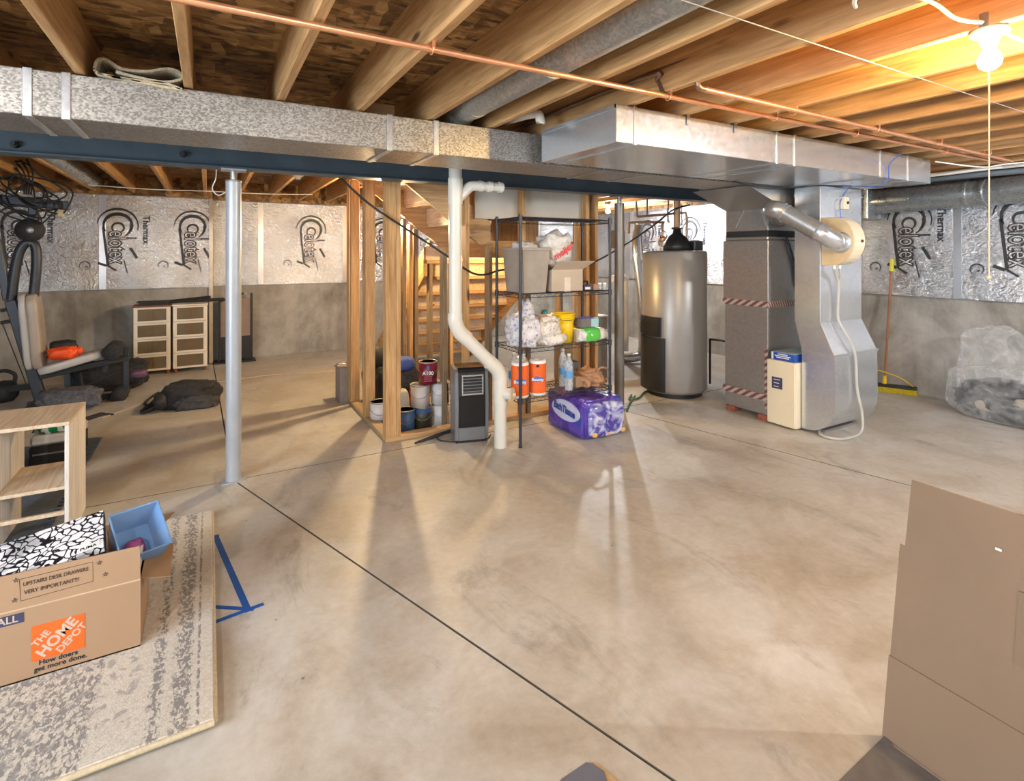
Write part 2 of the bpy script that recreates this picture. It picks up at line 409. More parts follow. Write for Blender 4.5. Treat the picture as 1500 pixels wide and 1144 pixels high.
def wallboards(parent, fixed, axis, lo, hi, first, wd=1.22):
    x = first
    seams = []
    while x < hi:
        a, b = max(x, lo), min(x+wd, hi)
        if b-a > .05:
            m = MB()
            if axis == 'y': m.box(a+.002, b-.002, fixed-.03, fixed, ZF0, ZF1)
            else: m.box(fixed-.03, fixed, a+.002, b-.002, ZF0, ZF1)
            obj('foil_board', m, M_foil, parent, bevel=.003)
            if a > lo+.01: seams.append(a)
        x += wd
    for s_ in seams:
        m = MB()
        if axis == 'y': m.box(s_-.035, s_+.035, fixed-.0325, fixed-.03, ZF0+.01, ZF1-.01)
        else: m.box(fixed-.0325, fixed-.03, s_-.035, s_+.035, ZF0+.01, ZF1-.01)
        obj('seam_tape', m, M_seam, parent)
wallboards(wb, YBL, 'y', XL, .03, -1.18-1.22*2)
wallboards(wb, YB, 'y', .05, XR-.04, .05-.6)
wallboards(wr, XR, 'x', YR+.02, YB-.05, 2.52-1.22*4)
obj('corner_flashing', MB().box(.005, .05, YBL-.045, YBL-.005, .02, 2.30), plain('aged_foil_edge', (.62,.50,.36), .3, .6), wb)
obj('rim_board', MB().box(XL, .03, YBL-.03, YBL-.004, ZF1+.01, ZC), M_osb, wb)
obj('rim_board', MB().box(.06, XR-.04, YB-.03, YB-.004, ZF1+.01, ZC), M_osb, wb)
obj('rim_board', MB().box(XR-.03, XR-.004, YR, YB-.05, ZF1+.01, ZC), M_osb, wr)
# printed marks on the foil: outlined word running downwards, swirl round its head, small line word beside it
def arc(c, r, a0, a1, R, U, wd, n=20):
    out = []; inn = []
    for i in range(n+1):
        a = math.radians(a0+(a1-a0)*i/n); k = wd*(.35+.65*math.sin(PI*i/n))
        d = R*math.cos(a)+U*math.sin(a)
        out.append(c+d*(r+k)); inn.append(c+d*(r-k))
    return out, inn
def foil_logo(parent, pos, up_dir, nrm, thermax=True):
    R = Vector((0,0,-1)); U = Vector(up_dir); N = Vector(nrm); p = Vector(pos)
    m = MB()
    def ribbon(c, r, a0, a1, wd):
        o_, i_ = arc(c, r, a0, a1, R, U, wd)
        for k in range(len(o_)-1):
            m.add([o_[k], o_[k+1], i_[k+1], i_[k], o_[k]+N*.001, o_[k+1]+N*.001, i_[k+1]+N*.001, i_[k]+N*.001], [(0,1,2,3), (4,5,6,7)])
    c = p-R*.22
    ribbon(c, .215, 75, 265, .012); ribbon(c, .15, 60, 300, .020); ribbon(c+R*.02, .135, 30, 110, .012)
    ribbon(c+R*.03, .062, 20, 330, .013)
    def seg(a, b, wd):
        a, b = p+R*a[0]+U*a[1], p+R*b[0]+U*b[1]; m.bar(a, b, .002, wd, U if abs((b-a).normalized().dot(U)) < .7 else R)
    seg((-.2,-.155), (.30,-.105), .026); seg((.30,-.105), (.36,-.02), .02); seg((-.06,.02), (-.06,.20), .018)
    seg((.07,.13), (.20,.20), .03); seg((.22,.06), (.40,.10), .010); seg((.26,-.21), (.30,-.12), .03)
    obj('printed_logo', m, M_inkf, parent)
    text('elotex', .27, M_inkf, parent, R, U, p+R*.06+U*-.01+N*.0015, 'printed_letters', .0005, .012, sx=.62)
    text('elotex', .27, M_foil, parent, R, U, p+R*.06+U*-.01+N*.0025, 'printed_letters', .0005, -.002, sx=.62)
    if thermax: text('Thermax', .105, M_inkf, parent, R, U, p+U*.30-R*.17+N*.0015, 'printed_letters', .0005, .002, sx=.95)
    m2 = MB(); cc = p+R*.30-U*.34
    m = m2; ribbon(cc, .055, 40, 320, .006); ribbon(cc, .02, 0, 90, .006); obj('printed_mark', m2, M_inkf, parent)
for x, th in ((-1.02, True), (-1.99, True), (-.19, False)):
    foil_logo(wb, (x, YBL-.034, 1.68), (1,0,0), (0,-1,0), th)
for x in (1.38, 2.5): foil_logo(wb, (x, YB-.034, 1.68), (1,0,0), (0,-1,0), x > 2)
for y in (2.96, 2.02, 6.05, 5.05, 7.0): foil_logo(wr, (XR-.034, y, 1.68), (0,-1,0), (-1,0,0))
# ceiling: OSB panels on joists
ceil = obj('ceiling', MB().box(XL-.2, XR+.2, YR-.2, YB+.2, ZC+.02, ZC+.14), M_osb, kind='structure')
x = XL
row = 0
while x < XR:
    y = YR-(.6 if row % 2 else 0)
    while y < YB:
        obj('subfloor_panel', MB().box(x+.002, min(x+2.436, XR), max(y, YR)+.002, min(y+1.217, YB), ZC, ZC+.02), M_osb, ceil)
        y += 1.22
    x += 2.44; row += 1
JX = [-.0645+.406*k for k in range(-8, 17)]
jn = jf = None
for i, x in enumerate(JX):
    if x-.04 < XL or x > XR-.05: continue
    if jn is None:
        jn = obj('floor_joist', MB().box(-.038, 0, YR, 4.22, 2.33, ZC), M_joist, ceil, bevel=.003); jn.location.x = x
        jf = obj('floor_joist', MB().box(-.038, 0, 3.98, YBL-.03, 2.33, ZC), M_joist, ceil, bevel=.003); jf.location.x = x+.042
    else:
        share('floor_joist', jn, ceil, (x, 0, 0)); share('floor_joist', jf, ceil, (x+.042, 0, 0))
for (a, y) in ((0, 3.9), (3, 3.6), (7, 4.4), (9, 4.4), (11, 4.6)):   # blocking
    k = 8+a
    if a not in (1,): obj('blocking', MB().box(JX[k]-.405+.001, JX[k]-.04, y, y+.038, 2.345, ZC-.002), M_jlow, ceil)
# ------------------------------------------------------------ steel beam and columns
t = thing('steel_beam', 'blue-grey painted steel I-beam running the width of the basement under the joists', 'beam', (1.6, 4.1, 2.115))
WE = onY(884, 400, 4.28).x
BL, BR_ = XL+.01, XR-.04
obj('flange', MB().box(BL, BR_, 4.03, 4.17, 2.115, 2.127), M_beam, t, bevel=.002)
obj('flange', MB().box(BL, BR_, 4.03, 4.17, 2.303, 2.315), M_beam, t, bevel=.002)
obj('web', MB().box(BL, BR_, 4.095, 4.105, 2.127, 2.303), M_beam, t)
for x in (-1.05, -.12):
    p = onY(22 if x < -1 else 268, 212 if x < -1 else 226, 4.095)
    obj('bolt', MB().cyl(p, p-V(0,.028,0), .022, .020, 6).cyl(p-V(0,.028,0), p-V(0,.045,0), .011, .011, 10), M_rubber, t)
for (x, mt, lb, flange) in ((.147, M_post, 'light grey painted round steel column left of the stud framing', 1), (3.56, M_postd, 'dark weathered steel column standing beside the wire rack', 0)):
    t = thing('steel_column', lb, 'column', (x, 4.1, 0))
    obj('shaft', MB().cyl((x, 4.1, .004), (x, 4.1, 2.03), .048, None, 32), mt, t)
    obj('base_plate', MB().box(x-.075, x+.075, 4.04, 4.16, 0, .006), mt, t)
    obj('jack_screw', MB().cyl((x, 4.1, 2.03), (x, 4.1, 2.105), .022, None, 16).lathe((x,4.1,2.03), [(.0,.0),(.05,0),(.05,.012),(0,.012)], 24), M_galvd, t)
    obj('cap_plate', MB().box(x-.075, x+.075, 4.04, 4.16, 2.105, 2.1145), mt, t)
# ------------------------------------------------------------ ducts
def cleat(parent, x, y0, y1, z0, z1, m=M_galv, wd=.03):   # strap round front and bottom of a trunk
    obj('drive_cleat', MB().box(x-wd/2, x+wd/2, y0-.006, y0, z0-.006, z1+.004).box(x-wd/2, x+wd/2, y0, y1, z0-.006, z0), m, parent, bevel=.002)
t = thing('supply_duct', 'long spangled galvanised supply duct running in front of the steel beam', 'duct', (0, 3.15, 2.13))
YF, YK, DZ0, DZ1 = 2.947, 3.39, 2.128, 2.322
xs = [XL+.02, -1.12, -.93, 1.50, 2.2, 4.05]
xs = [XL+.02]+[onY(px, 150, YF).x for px in (40, 571)]+[4.05]
for i in range(len(xs)-1):
    obj('duct_section', MB().box(xs[i]+.001, xs[i+1]-.001, YF, YK, DZ0, DZ1), M_spang, t, bevel=.003)
for px in (40, 97, 571, 639): cleat(t, onY(px, 150, YF).x, YF, YK, DZ0, DZ1, wd=.032)
for px in (885, 947): cleat(t, onY(px, 250, YF).x, YF, YK, DZ0, DZ1, M_galvd, .02)
t = thing('return_duct', 'wide bright galvanised return duct hanging under the joists on the right', 'duct', (3.4, 2.5, 2.125))
RX0, RX1, RY0, RY1, RZ0, RZ1 = 1.84, 5.22, 2.14, 2.86, 2.125, 2.322
xr = [RX0]+[onY(px, 220, RY0).x for px in (1138, 1290)]+[RX1]
for i in range(len(xr)-1):
    obj('duct_section', MB().box(xr[i]+.001, xr[i+1]-.001, RY0, RY1, RZ0, RZ1), M_galv, t, bevel=.003)
for px in (930, 1138, 1164, 1290, 1330): cleat(t, min(onY(px, 220, RY0).x, RX1-.01), RY0, RY1, RZ0, RZ1, wd=.022)
obj('end_seam', MB().box(RX0-.004, RX0, RY0, RY1, RZ1-.02, RZ1).box(RX0-.004, RX0, RY0-.002, RY0+.012, RZ0, RZ1), M_galv, t)
for px in (1007, 1076):   # hanging straps
    x = onY(px, 160, RY0).x
    obj('hanger_strap', MB().box(x-.012, x+.012, RY0-.009, RY0-.007, RZ1-.05, RZ1+.12), M_galvd, t)
def round_duct(name, pts, r, m, label, rings, n=32, corr=None):
    t = thing(name, label, 'duct', pts[0])
    obj('pipe_body', MB().tube(cat(pts, 8) if len(pts) > 2 else pts, r, n), m, t)
    for (a, b) in rings:
        a, b = Vector(a), Vector(b)
        obj('joint_ring', MB().cyl(a, b, r+.004, None, n), m, t)
    return t
round_duct('branch_duct', [(1.345, YR, 2.435), (1.345, 2.80, 2.435), (1.345, 3.0, 2.425), (1.345, 3.09, 2.37), (1.345, 3.10, 2.325)], .098, M_round, 'round galvanised branch duct tucked between joists above the long supply duct',
   [((1.345, .86, 2.435), (1.345, .90, 2.435)), ((1.345, 2.0, 2.435), (1.345, 2.02, 2.435)), ((1.345, 2.78, 2.435), (1.345, 2.83, 2.435))])
round_duct('branch_duct', [(-1.235, 4.25, 2.43), (-1.235, 8.0, 2.43), (-1.235, 8.15, 2.43)], .085, M_roundb, 'round galvanised duct between far joists above the exercise machine', [((-1.235, 7.2, 2.43), (-1.235, 7.22, 2.43))])
round_duct('wall_duct', [(6.52, 3.25, 2.12), (6.52, 2.3, 2.13), (6.50, 2.20, 2.13), (6.42, 1.75, 2.15), (6.41, 1.68, 2.18), (6.41, 1.64, 2.30)], .135, M_roundb, 'round galvanised duct running along the right wall above the foil boards',
   [((6.51, 2.36, 2.13), (6.51, 2.34, 2.13)), ((6.49, 2.19, 2.13), (6.485, 2.17, 2.13)), ((6.43, 1.80, 2.148), (6.425, 1.77, 2.148))])
obj('duct_collar', MB().box(6.35, 6.70, 3.2, 3.9, 1.93, 2.30), M_roundb, None, 'squarish galvanised duct box where the right wall duct starts', 'duct box', bevel=.004)
# furnace
t = thing('furnace', 'tall grey steel furnace cabinet with red and white tape bands', 'furnace', (4.8, 3.33, 0))
FX0, FX1, FY0, FY1 = 4.46, 5.22, 3.10, 3.57
obj('blower_cabinet', MB().box(FX0, FX1, FY0, FY1, .05, 1.055), M_galvd, t, bevel=.006)
obj('coil_cabinet', MB().box(FX0-.012, FX1+.01, FY0-.012, FY1+.012, 1.075, 1.665), M_galvd, t, bevel=.006)
obj('cabinet_lip', MB().box(FX0, FX1, FY0, FY1, 1.665, 1.70), M_galvd, t, bevel=.01)
obj('canvas_connector', MB().box(FX0+.008, FX1-.01, FY0+.008, FY1-.008, 1.70, 1.755), M_rubber, t)
def stripes():
    t_ = NT('striped_tape'); co = t_.coord((1,1,1), rot=(.6,.6,0))
    wv = t_.n('ShaderNodeTexWave'); wv.inputs['Scale'].default_value = 11; wv.inputs['Distortion'].default_value = .4; t_.l(co, wv.inputs[0])
    t_.set(col=t_.ramp(wv.outputs['Fac'], [(.45, (.20,.06,.05)), (.55, (.42,.40,.37))]), rough=.4); return t_.m
M_tape = stripes()
for z0, z1 in ((1.045, 1.10), (.185, .245)):
    obj('striped_tape', MB().box(FX0-.015, FX1-.2, FY0-.015, FY1+.012, z0, z1), M_tape, t)
obj('striped_tape', MB().box(FX0-.004, FX0, FY0-.003, FY0+.03, .10, .66), M_tape, t)
for (x, y) in ((4.5, 3.15), (4.5, 3.5), (5.1, 3.15), (5.1, 3.5)): obj('brick_foot', MB().box(x-.05, x+.05, y-.05, y+.05, 0, .05), M_brick, t, bevel=.004)
obj('plenum', MB().box(FX0+.004, FX1, FY0, FY1-.01, 1.755, 1.97), M_galvd, t, bevel=.004)
obj('plenum_flare', MB().prism([(FX0, 2.948, 1.955), (3.98, 2.948, 2.122), (FX1, 2.948, 2.122), (FX1, 2.948, 1.955)], (0, .60, 0)), M_galvd, t, bevel=.003)
obj('plenum_head', MB().box(4.07, FX1, 2.948, 3.55, 2.124, 2.32), M_galvd, t, bevel=.003)
for k in (0, 1):
    a = onX((1090, 1115)[k], 308, FX0-.001); b = onX((1078, 1106)[k] if k == 0 else 1124, 334, FX0-.001)
    obj('crease', MB().bar(a, b, .012, .003, (1,0,0)), M_galv, t)
obj('drain_hose', MB().tube(cat([onY(1152, 348, 3.08), onY(1158, 366, 3.07), onY(1163, 385, 3.075), onY(1166, 420, 3.08)]), .012, 10), M_frame, t)
# return drop: shaft and radius boot
t = thing('return_drop', 'bright galvanised return shaft widening into a rounded boot at the floor', 'duct', (4.82, 2.7, 0))
SX0, SX1 = 4.50, 5.14
obj('shaft', MB().box(SX0, SX1, 2.64, 2.87, .955, 2.12), M_galv, t, bevel=.004)
obj('seam_line', MB().box(SX0-.004, SX1+.004, 2.634, 2.874, 2.045, 2.055), M_galv, t)
obj('shoulder', MB().hexa([(SX0, 2.52, .69), (SX1+.02, 2.52, .69), (SX1+.02, 2.80, .69), (SX0, 2.80, .69)], [(SX0, 2.64, .955), (SX1, 2.64, .955), (SX1, 2.87, .955), (SX0, 2.87, .955)]), M_galv, t, bevel=.003)
poly = [(2.52, .69), (2.515, .36)]
for i in range(9):
    a = PI+PI/2*i/8; poly.append((2.76+.245*math.cos(a), .275+.255*math.sin(a)))
poly += [(2.80, .02), (2.80, .69)]
obj('radius_boot', MB().prism([(SX0, y, z) for y, z in poly], (SX1+.02-SX0, 0, 0)), M_galv, t, bevel=.004)
obj('boot_seam', MB().box(SX0-.006, SX1+.026, 2.512, 2.804, .682, .70), M_galv, t)
obj('boot_foot', MB().box(4.6, 5.1, 2.66, 2.84, 0, .02), M_galvd, t)
# filter cabinet between boot and furnace
t = thing('filter_cabinet', 'cream filter cabinet at the foot of the furnace', 'filter cabinet', (4.6, 2.94, 0))
obj('body', MB().box(4.43, 5.1, 2.81, 3.085, .01, .585), M_cream, t, bevel=.012, seg=2)
obj('door', MB().box(4.418, 4.43, 2.815, 3.08, .015, .58), M_cream, t, bevel=.006)
p0 = onX(1131, 551, 4.418); p1 = onX(1146, 571, 4.418)
obj('label_plate', MB().box(4.414, 4.418, min(p0.y,p1.y), max(p0.y,p1.y), min(p0.z,p1.z), max(p0.z,p1.z)), M_navy, t)
for k in range(3):
    pp = onX(1138, 556+5*k, 4.4135); obj('label_line', MB().box(4.4125, 4.4138, pp.y-.028+.006*k, pp.y+.03, pp.z-.003, pp.z+.003), M_white, t)
t = thing('filter_box', 'blue and white cardboard filter box lying on the cream filter cabinet', 'box', (4.55, 2.95, .587))
obj('carton', MB().box(4.44, 4.80, 2.83, 3.05, .587, .655), plain('blue_carton', (.02,.09,.42), .45), t, bevel=.002)
obj('lid_panel', MB().box(4.442, 4.798, 2.832, 3.048, .655, .657), plain('pale_blue_print', (.35,.50,.55), .5), t)
for k, (wd, dz) in enumerate(((.045, .642), (.075, .626), (.06, .611))):
    obj('print_line', MB().box(4.4385, 4.44, 2.94-wd, 2.94+wd, dz-.004, dz+.004), M_white, t)
obj('white_edge', MB().box(4.4385, 4.44, 3.03, 3.05, .588, .654), M_white, t)
# humidifier
t = thing('humidifier', 'cream bypass humidifier with rounded cover on the bright return shaft', 'humidifier', (4.85, 2.5, 1.42))
HX0, HX1, HZ0, HZ1 = 4.515, 4.69, 1.445, 1.845
hz = (HZ0+HZ1)/2
pol = [(2.638, HZ0), (2.638, HZ1)]+[(2.55-.17*math.cos(a), hz+(HZ1-HZ0)/2*math.sin(a)) for a in [(PI/2-PI*i/16) for i in range(17)]]
obj('housing', MB().prism([(HX0, y, z) for y, z in pol], (.02, 0, 0)), plain('tan_enamel', (.66,.52,.32), .4), t, 'tan flat side plate')
obj('cover', MB().prism([(HX0+.02, y, z) for y, z in pol], (HX1-HX0-.02, 0, 0)), M_cream, t, bevel=.01, seg=2)
obj('knob', MB().cyl((HX1-.05, 2.385, hz+.0), (HX1-.05, 2.372, hz), .012), M_black, t)
for dx in (.05, .13): obj('fitting', MB().cyl((HX0+dx, 2.56, HZ0), (HX0+dx, 2.56, HZ0-.03), .012), M_white, t)
R_ = .075
pts = [V(4.62, 3.09, 1.86), V(4.43, 2.99, 1.875), V(4.24, 2.86, 1.925), V(4.335, 2.52, 1.70), V(4.42, 2.477, 1.645), V(4.513, 2.477, 1.634)]
t = thing('bypass_pipe', 'bent round steel bypass pipe from the furnace plenum to the cream humidifier', 'pipe', pts[0])
d_ = (pts[3]-pts[2]).normalized()
obj('elbow', MB().tube(cat([pts[0], pts[1], pts[2]-V(.03,-.02,0), pts[2]+d_*.07], 6), R_, 28), M_galvd, t)
obj('straight_pipe', MB().cyl(pts[2]+d_*.04, pts[3]-d_*.02, R_+.001, None, 28), M_galvd, t)
obj('elbow', MB().tube(cat([pts[3]-d_*.04, pts[3], pts[4], pts[5]], 6), R_, 28), M_galv, t)
for a, b in ((pts[2]+d_*.04, pts[2]+d_*.05), (pts[2]+d_*.075, pts[2]+d_*.085), (pts[3]-d_*.03, pts[3]-d_*.02), (pts[4], pts[4]+V(.008,0,0))): obj('joint_ring', MB().cyl(a, b, R_+.005, None, 28), M_galv, t)
obj('collar', MB().cyl(pts[5]-V(.012,0,0), pts[5], R_+.012, None, 28), M_galv, t)
# hose & wiring on drop
m = MB().tube(cat([(4.565,2.56,1.415), (4.62,2.58,1.36), (4.70,2.60,1.27), (4.71,2.61,1.0), (4.72,2.575,.90), (4.76,2.50,.70), (4.78,2.49,.40), (4.80,2.46,.18), (4.74,2.44,.05), (4.60,2.46,.02), (4.50,2.50,.015), (4.48,2.62,.015), (4.62,2.72,.015)], 8), .011, 10)
m.tube(cat([(4.645,2.56,1.415), (4.69,2.58,1.34), (4.715,2.60,1.27), (4.722,2.62,1.0)], 6), .008, 8)
obj('drain_hose', m, plain('translucent_hose', (.50,.50,.46), .3), None, 'pale drain hose running from the humidifier down the boot to the floor', 'hose')
t = thing('switch_box', 'small cream switch box on the return shaft above the humidifier', 'switch box', (4.8, 2.6, 1.93))
q = onY(1241, 297, 2.60)
obj('box_body', MB().box(q.x-.04, q.x+.035, 2.60, 2.638, q.z-.055, q.z+.05), M_cream, t, bevel=.003)
obj('toggle', MB().box(q.x-.006, q.x+.006, 2.585, 2.60, q.z-.012, q.z+.012), M_black, t)
obj('thermostat_wire', MB().tube(cat([onY(1232, 320, 2.62), onY(1231, 296, 2.615), onY(1244, 275, 2.6), onY(1262, 273, 2.11), onY(1285, 272, 2.11), onY(1301, 262, 2.12), onY(1303, 240, 2.12), onY(1322, 224, 2.0)], 6), .0035, 6), plain('blue_wire', (.03,.12,.55), .4), None, 'thin blue thermostat wire looping over the right end of the return duct', 'wire')
obj('control_wire', MB().tube(cat([onY(1060, 262, 2.9), onY(1120, 276, 2.75), onY(1165, 273, 2.62), onY(1230, 272, 2.5), onY(1290, 274, 2.3), onY(1330, 272, 2.3)], 6), .004, 6), M_black, None, 'thin black wire running along under the right-hand return duct', 'wire')
# ------------------------------------------------------------ water heater
WX, WY, WR = 4.50, 4.27, .345
t = thing('water_heater', 'tall grey cylindrical water heater with a black louvred panel', 'water heater', (WX, WY, 0))
M_tank = plain('grey_tank_enamel', (.30,.29,.275), .34, .2, .03)
obj('tank', MB().lathe((WX,WY,0), [(0,.045),(WR-.03,.045),(WR-.004,.07),(WR,.09),(WR,1.545),(WR-.012,1.565),(0,1.57)], 64), M_tank, t)
obj('base_ring', MB().cyl((WX,WY,0), (WX,WY,.045), WR-.05, None, 40), M_black, t)
vd = Vector((-WX, -WY, 0)).normalized(); base_a = math.atan2(vd.y, vd.x)
def shell(a0, a1, z0, z1, r0, r1, n=16):
    m = MB(); o_ = []; i_ = []
    for i in range(n+1):
        a = base_a-math.radians(a0+(a1-a0)*i/n); d = V(math.cos(a), math.sin(a), 0)
        o_.append(V(WX,WY,0)+d*r1); i_.append(V(WX,WY,0)+d*r0)
    pl = o_+i_[::-1]
    return m.prism([(p.x, p.y, z0) for p in pl], (0,0,z1-z0))
obj('front_panel', shell(15, 80, .07, .64, WR-.002, WR+.022), M_black, t, bevel=.004)
obj('louvre_housing', shell(22, 80, .65, .86, WR-.002, WR+.022), M_black, t, bevel=.004)
for k in range(8): obj('louvre', shell(25, 78, .67+.022*k, .682+.022*k, WR+.02, WR+.032), M_black, t)
top = V(WX, WY, 1.57)
vr = Vector((CYW, -SY, 0))
hd = top+vr*.03
obj('draft_hood', MB().lathe(hd, [(0,0),(.15,0),(.145,.06),(.12,.12),(.085,.165),(.05,.19),(.045,.24),(0,.24)], 28), M_black, t)
obj('control_box', MB().box(hd.x+.10, hd.x+.24, hd.y-.16, hd.y-.04, 1.572, 1.68), M_black, t, bevel=.01)
obj('flue_collar', MB().lathe(hd+V(0,0,.24), [(.045,0),(.06,.0),(.06,.02),(.045,.02)], 24), M_rubber, t)
for s_, hh in ((-.18, .62), (.18, .50)):
    b = top+vr*s_
    obj('dip_fitting', MB().cyl(b, b+V(0,0,.05), .022), M_white, t)
obj('flue_pipe', MB().cyl(hd+V(0,0,.242), hd+V(0,0,.76), .036), plain('tan_pipe', (.42,.27,.16), .5), None, 'tan flue pipe rising from the black hood of the water heater', 'pipe')
t = thing('copper_piping', 'dark copper water lines joined above the water heater', 'pipe', top+vr*.18+V(0,0,.05))
def hp(px, py): return at(px, py, 5.92)
for nm, pts, r in (('cold_line', [hp(1006, 362), hp(1006, 330), hp(1005, 313), hp(996, 312), hp(940, 317), hp(933, 314), hp(932, 295)], .013),
                ('hot_line', [hp(970, 362), hp(970, 330), hp(970, 326), hp(925, 326), hp(922, 330), hp(921, 342)], .013),
                ('riser', [hp(980, 326), hp(978, 318), hp(979, 300), hp(979, 282)], .011),
                ('riser', [hp(948, 316), hp(948, 305), hp(948, 290)], .010), ('riser', [hp(999, 330), hp(999, 328), hp(998, 300)], .009)):
    obj(nm, MB().tube(cat(pts, 3), r, 10), M_copperd, t)
obj('valve', MB().lathe(hp(970, 350)-V(0,0,.03), [(0,0),(.035,.0),(.04,.03),(.03,.06),(0,.06)], 16), M_copper, t)
obj('wheel_handle', MB().tube([hp(970, 345)+V(.05*math.cos(a), -.02, .05*math.sin(a)) for a in [2*PI*i/20 for i in range(20)]], .004, 6, closed=True), M_rubber, t)
q = hp(925, 357)
obj('wall_box', MB().box(q.x-.09+.3, q.x+.06+.3, q.y+.5, q.y+.62, 1.60, 1.82), plain('tan_box', (.45,.36,.26), .6), None, 'tan box hanging behind the dark steel column', 'box', bevel=.01)
obj('heater_drain', MB().tube(cat([at(1040, 497, 6.0), at(1052, 498, 5.9), at(1062, 500, 5.7), at(1068, 502, 5.5)], 4)+[], .012, 8).tube([at(1040, 496, 6.05), at(1040, 562, 6.05)], .012, 8), M_rubber, None, 'thin black drain line between water heater and furnace', 'pipe')
# flexible vent hose
def flex(pts, r, n=14, step=.022):
    P = cat(pts, 24); m = MB(); L = 0; q = [P[0]]; rr = [r]; out = [P[0]]; k = 0; rs = [r]
    for i in range(1, len(P)):
        seg_ = (P[i]-P[i-1]); ln = seg_.length; c = max(1, int(ln/(step/2)))
        for j in range(1, c+1):
            out.append(P[i-1]+seg_*j/c); k += 1; rs.append(r*(1.0 if k % 2 else .86))
    return m.tube(out, rs, n)
obj('flexible_hose', flex([(5.35, 5.75, 1.95), (5.27, 5.72, 1.6), (5.30, 5.66, 1.0), (5.32, 5.64, .4), (5.28, 5.62, .13), (5.12, 5.68, .075), (4.95, 5.75, .075)], .065), M_galv, None, 'silver ribbed flexible vent hose curving down to the floor left of the water heater', 'hose')
obj('white_pipe', MB().tube(cat([(4.95, 5.85, 1.18), (5.12, 5.82, 1.18), (5.16, 5.82, 1.1), (5.16, 5.82, .15)], 6), .05, 16), M_white, None, 'white vertical drain pipe behind the ribbed silver hose', 'pipe')
t = thing('metal_cabinet', 'grey metal cabinet partly hidden behind the rack and dark column', 'cabinet', (3.95, 5.3, 0))
obj('body', MB().box(3.72, 4.16, 5.0, 5.5, .0, .78), plain('mid_grey_enamel', (.20,.20,.205), .45), t, bevel=.006)
obj('lid', MB().box(3.71, 4.17, 4.99, 5.51, .78, .80), plain('pale_grey', (.5,.5,.48), .45), t, bevel=.004)
obj('knob', MB().cyl((4.0, 5.0, .70), (4.0, 4.98, .70), .02), M_black, t)
obj('hand_tool', MB().blob((4.0, 5.2, .85), (.10, .08, .05), 3, .3, .7, floor=.80), M_black, None, 'dark lump of tools lying on the grey metal cabinet', 'tools')
obj('garden_hose', MB().tube(cat([fl(925, 578, .015), fl(922, 585, .012), fl(935, 583, .012), fl(945, 574, .012), fl(960, 574, .012)], 8), .009, 8).tube(cat([fl(930, 580, .012), fl(922, 592, .012), fl(918, 602, .012)], 6), .009, 8), plain('green_hose', (.04,.14,.05), .5), None, 'short green hose lying on the floor beside the dark steel column', 'hose')
# ------------------------------------------------------------ copper lines under the joists
def straps(t, xs_, y):
    for x in xs_:
        obj('pipe_strap', MB().tube([(x, y+.019*math.cos(a), 2.305+.019*math.sin(a)) for a in [PI*i/8-PI for i in range(9)]], .003, 5).box(x-.006, x+.006, y-.022, y-.018, 2.303, 2.33).box(x-.006, x+.006, y+.018, y+.022, 2.303, 2.33), M_copper, t)
t = thing('copper_pipe', 'long bare copper pipe slung under the joists across the room', 'pipe', (0, 1.87, 2.305))
obj('run', MB().cyl((XL+.3, 1.87, 2.305), (5.95, 1.87, 2.305), .0125, None, 14), M_copper, t)
straps(t, [.72, 1.93, 2.75, 3.57, 4.78], 1.87)
obj('elbow', MB().tube(cat([(1.93, 1.87, 2.305), (1.93, 1.90, 2.33), (1.93, 1.94, 2.40), (1.90, 2.02, 2.43), (1.90, 3.3, 2.43)], 6), .0125, 12), M_copperd, t)
t = thing('copper_pipe', 'second copper pipe under the joists, starting at an elbow above the return duct', 'pipe', (3, 1.72, 2.305))
obj('run', MB().cyl((1.97, 1.705, 2.305), (5.75, 1.79, 2.305), .0135, None, 14), M_copper, t)
straps(t, [2.72, 3.55, 4.36, 5.15], 1.74)
obj('elbow', MB().tube(cat([(1.99, 1.705, 2.305), (1.955, 1.705, 2.31), (1.945, 1.71, 2.35), (1.945, 1.72, 2.43), (1.94, 1.78, 2.45), (1.93, 3.2, 2.45)], 6), .0135, 12), M_copperd, t)
obj('ceiling_wire', MB().tube([(XL+.3, 1.165, 2.325), (1.9, 1.165, 2.323), (6.4, 1.165, 2.325)], .0025, 6), plain('grey_wire', (.30,.28,.27), .5), None, 'thin grey wire stapled under the joists near the bare bulb', 'wire')
obj('conduit', MB().tube(cat([(6.05, YR, 2.30), (6.05, 1.5, 2.30), (6.02, 2.0, 2.30), (5.9, 2.6, 2.28), (5.6, 3.6, 2.30)], 5), .017, 10), M_white, None, 'white pipe running under the joists on the far right', 'pipe')
obj('conduit', MB().tube(cat([(6.2, YR, 2.27), (6.2, 1.5, 2.27), (6.15, 2.2, 2.27), (6.1, 3.6, 2.27)], 5), .03, 12), plain('slate_pipe', (.12,.15,.18), .5), None, 'dark slate pipe under the joists above the right wall duct', 'pipe')
obj('white_cable', MB().tube(cat([(5.2, 2.1, 2.30), (5.5, 1.9, 2.25), (5.8, 1.8, 2.29), (6.1, 1.2, 2.31)], 6), .006, 6), M_white, None, 'white cable drooping under the joists right of the return duct', 'cable')
obj('drain_elbow', MB().tube(cat([(1.70, 3.2, 2.42), (1.70, 2.85, 2.40), (1.72, 2.72, 2.385), (1.73, 2.70, 2.34), (1.73, 2.70, 2.33)], 6), .028, 14), M_pvc, None, 'short white drain elbow in the joist bay beside the branch duct', 'pipe')
obj('far_cable', MB().tube(cat([(-1.2, 7.7, 2.325), (-.6, 7.72, 2.31), (0, 7.7, 2.32), (.6, 7.6, 2.31), (1.2, 7.5, 2.325)], 6), .006, 6), M_white, None, 'white cable running under the far joists near the back wall', 'cable')
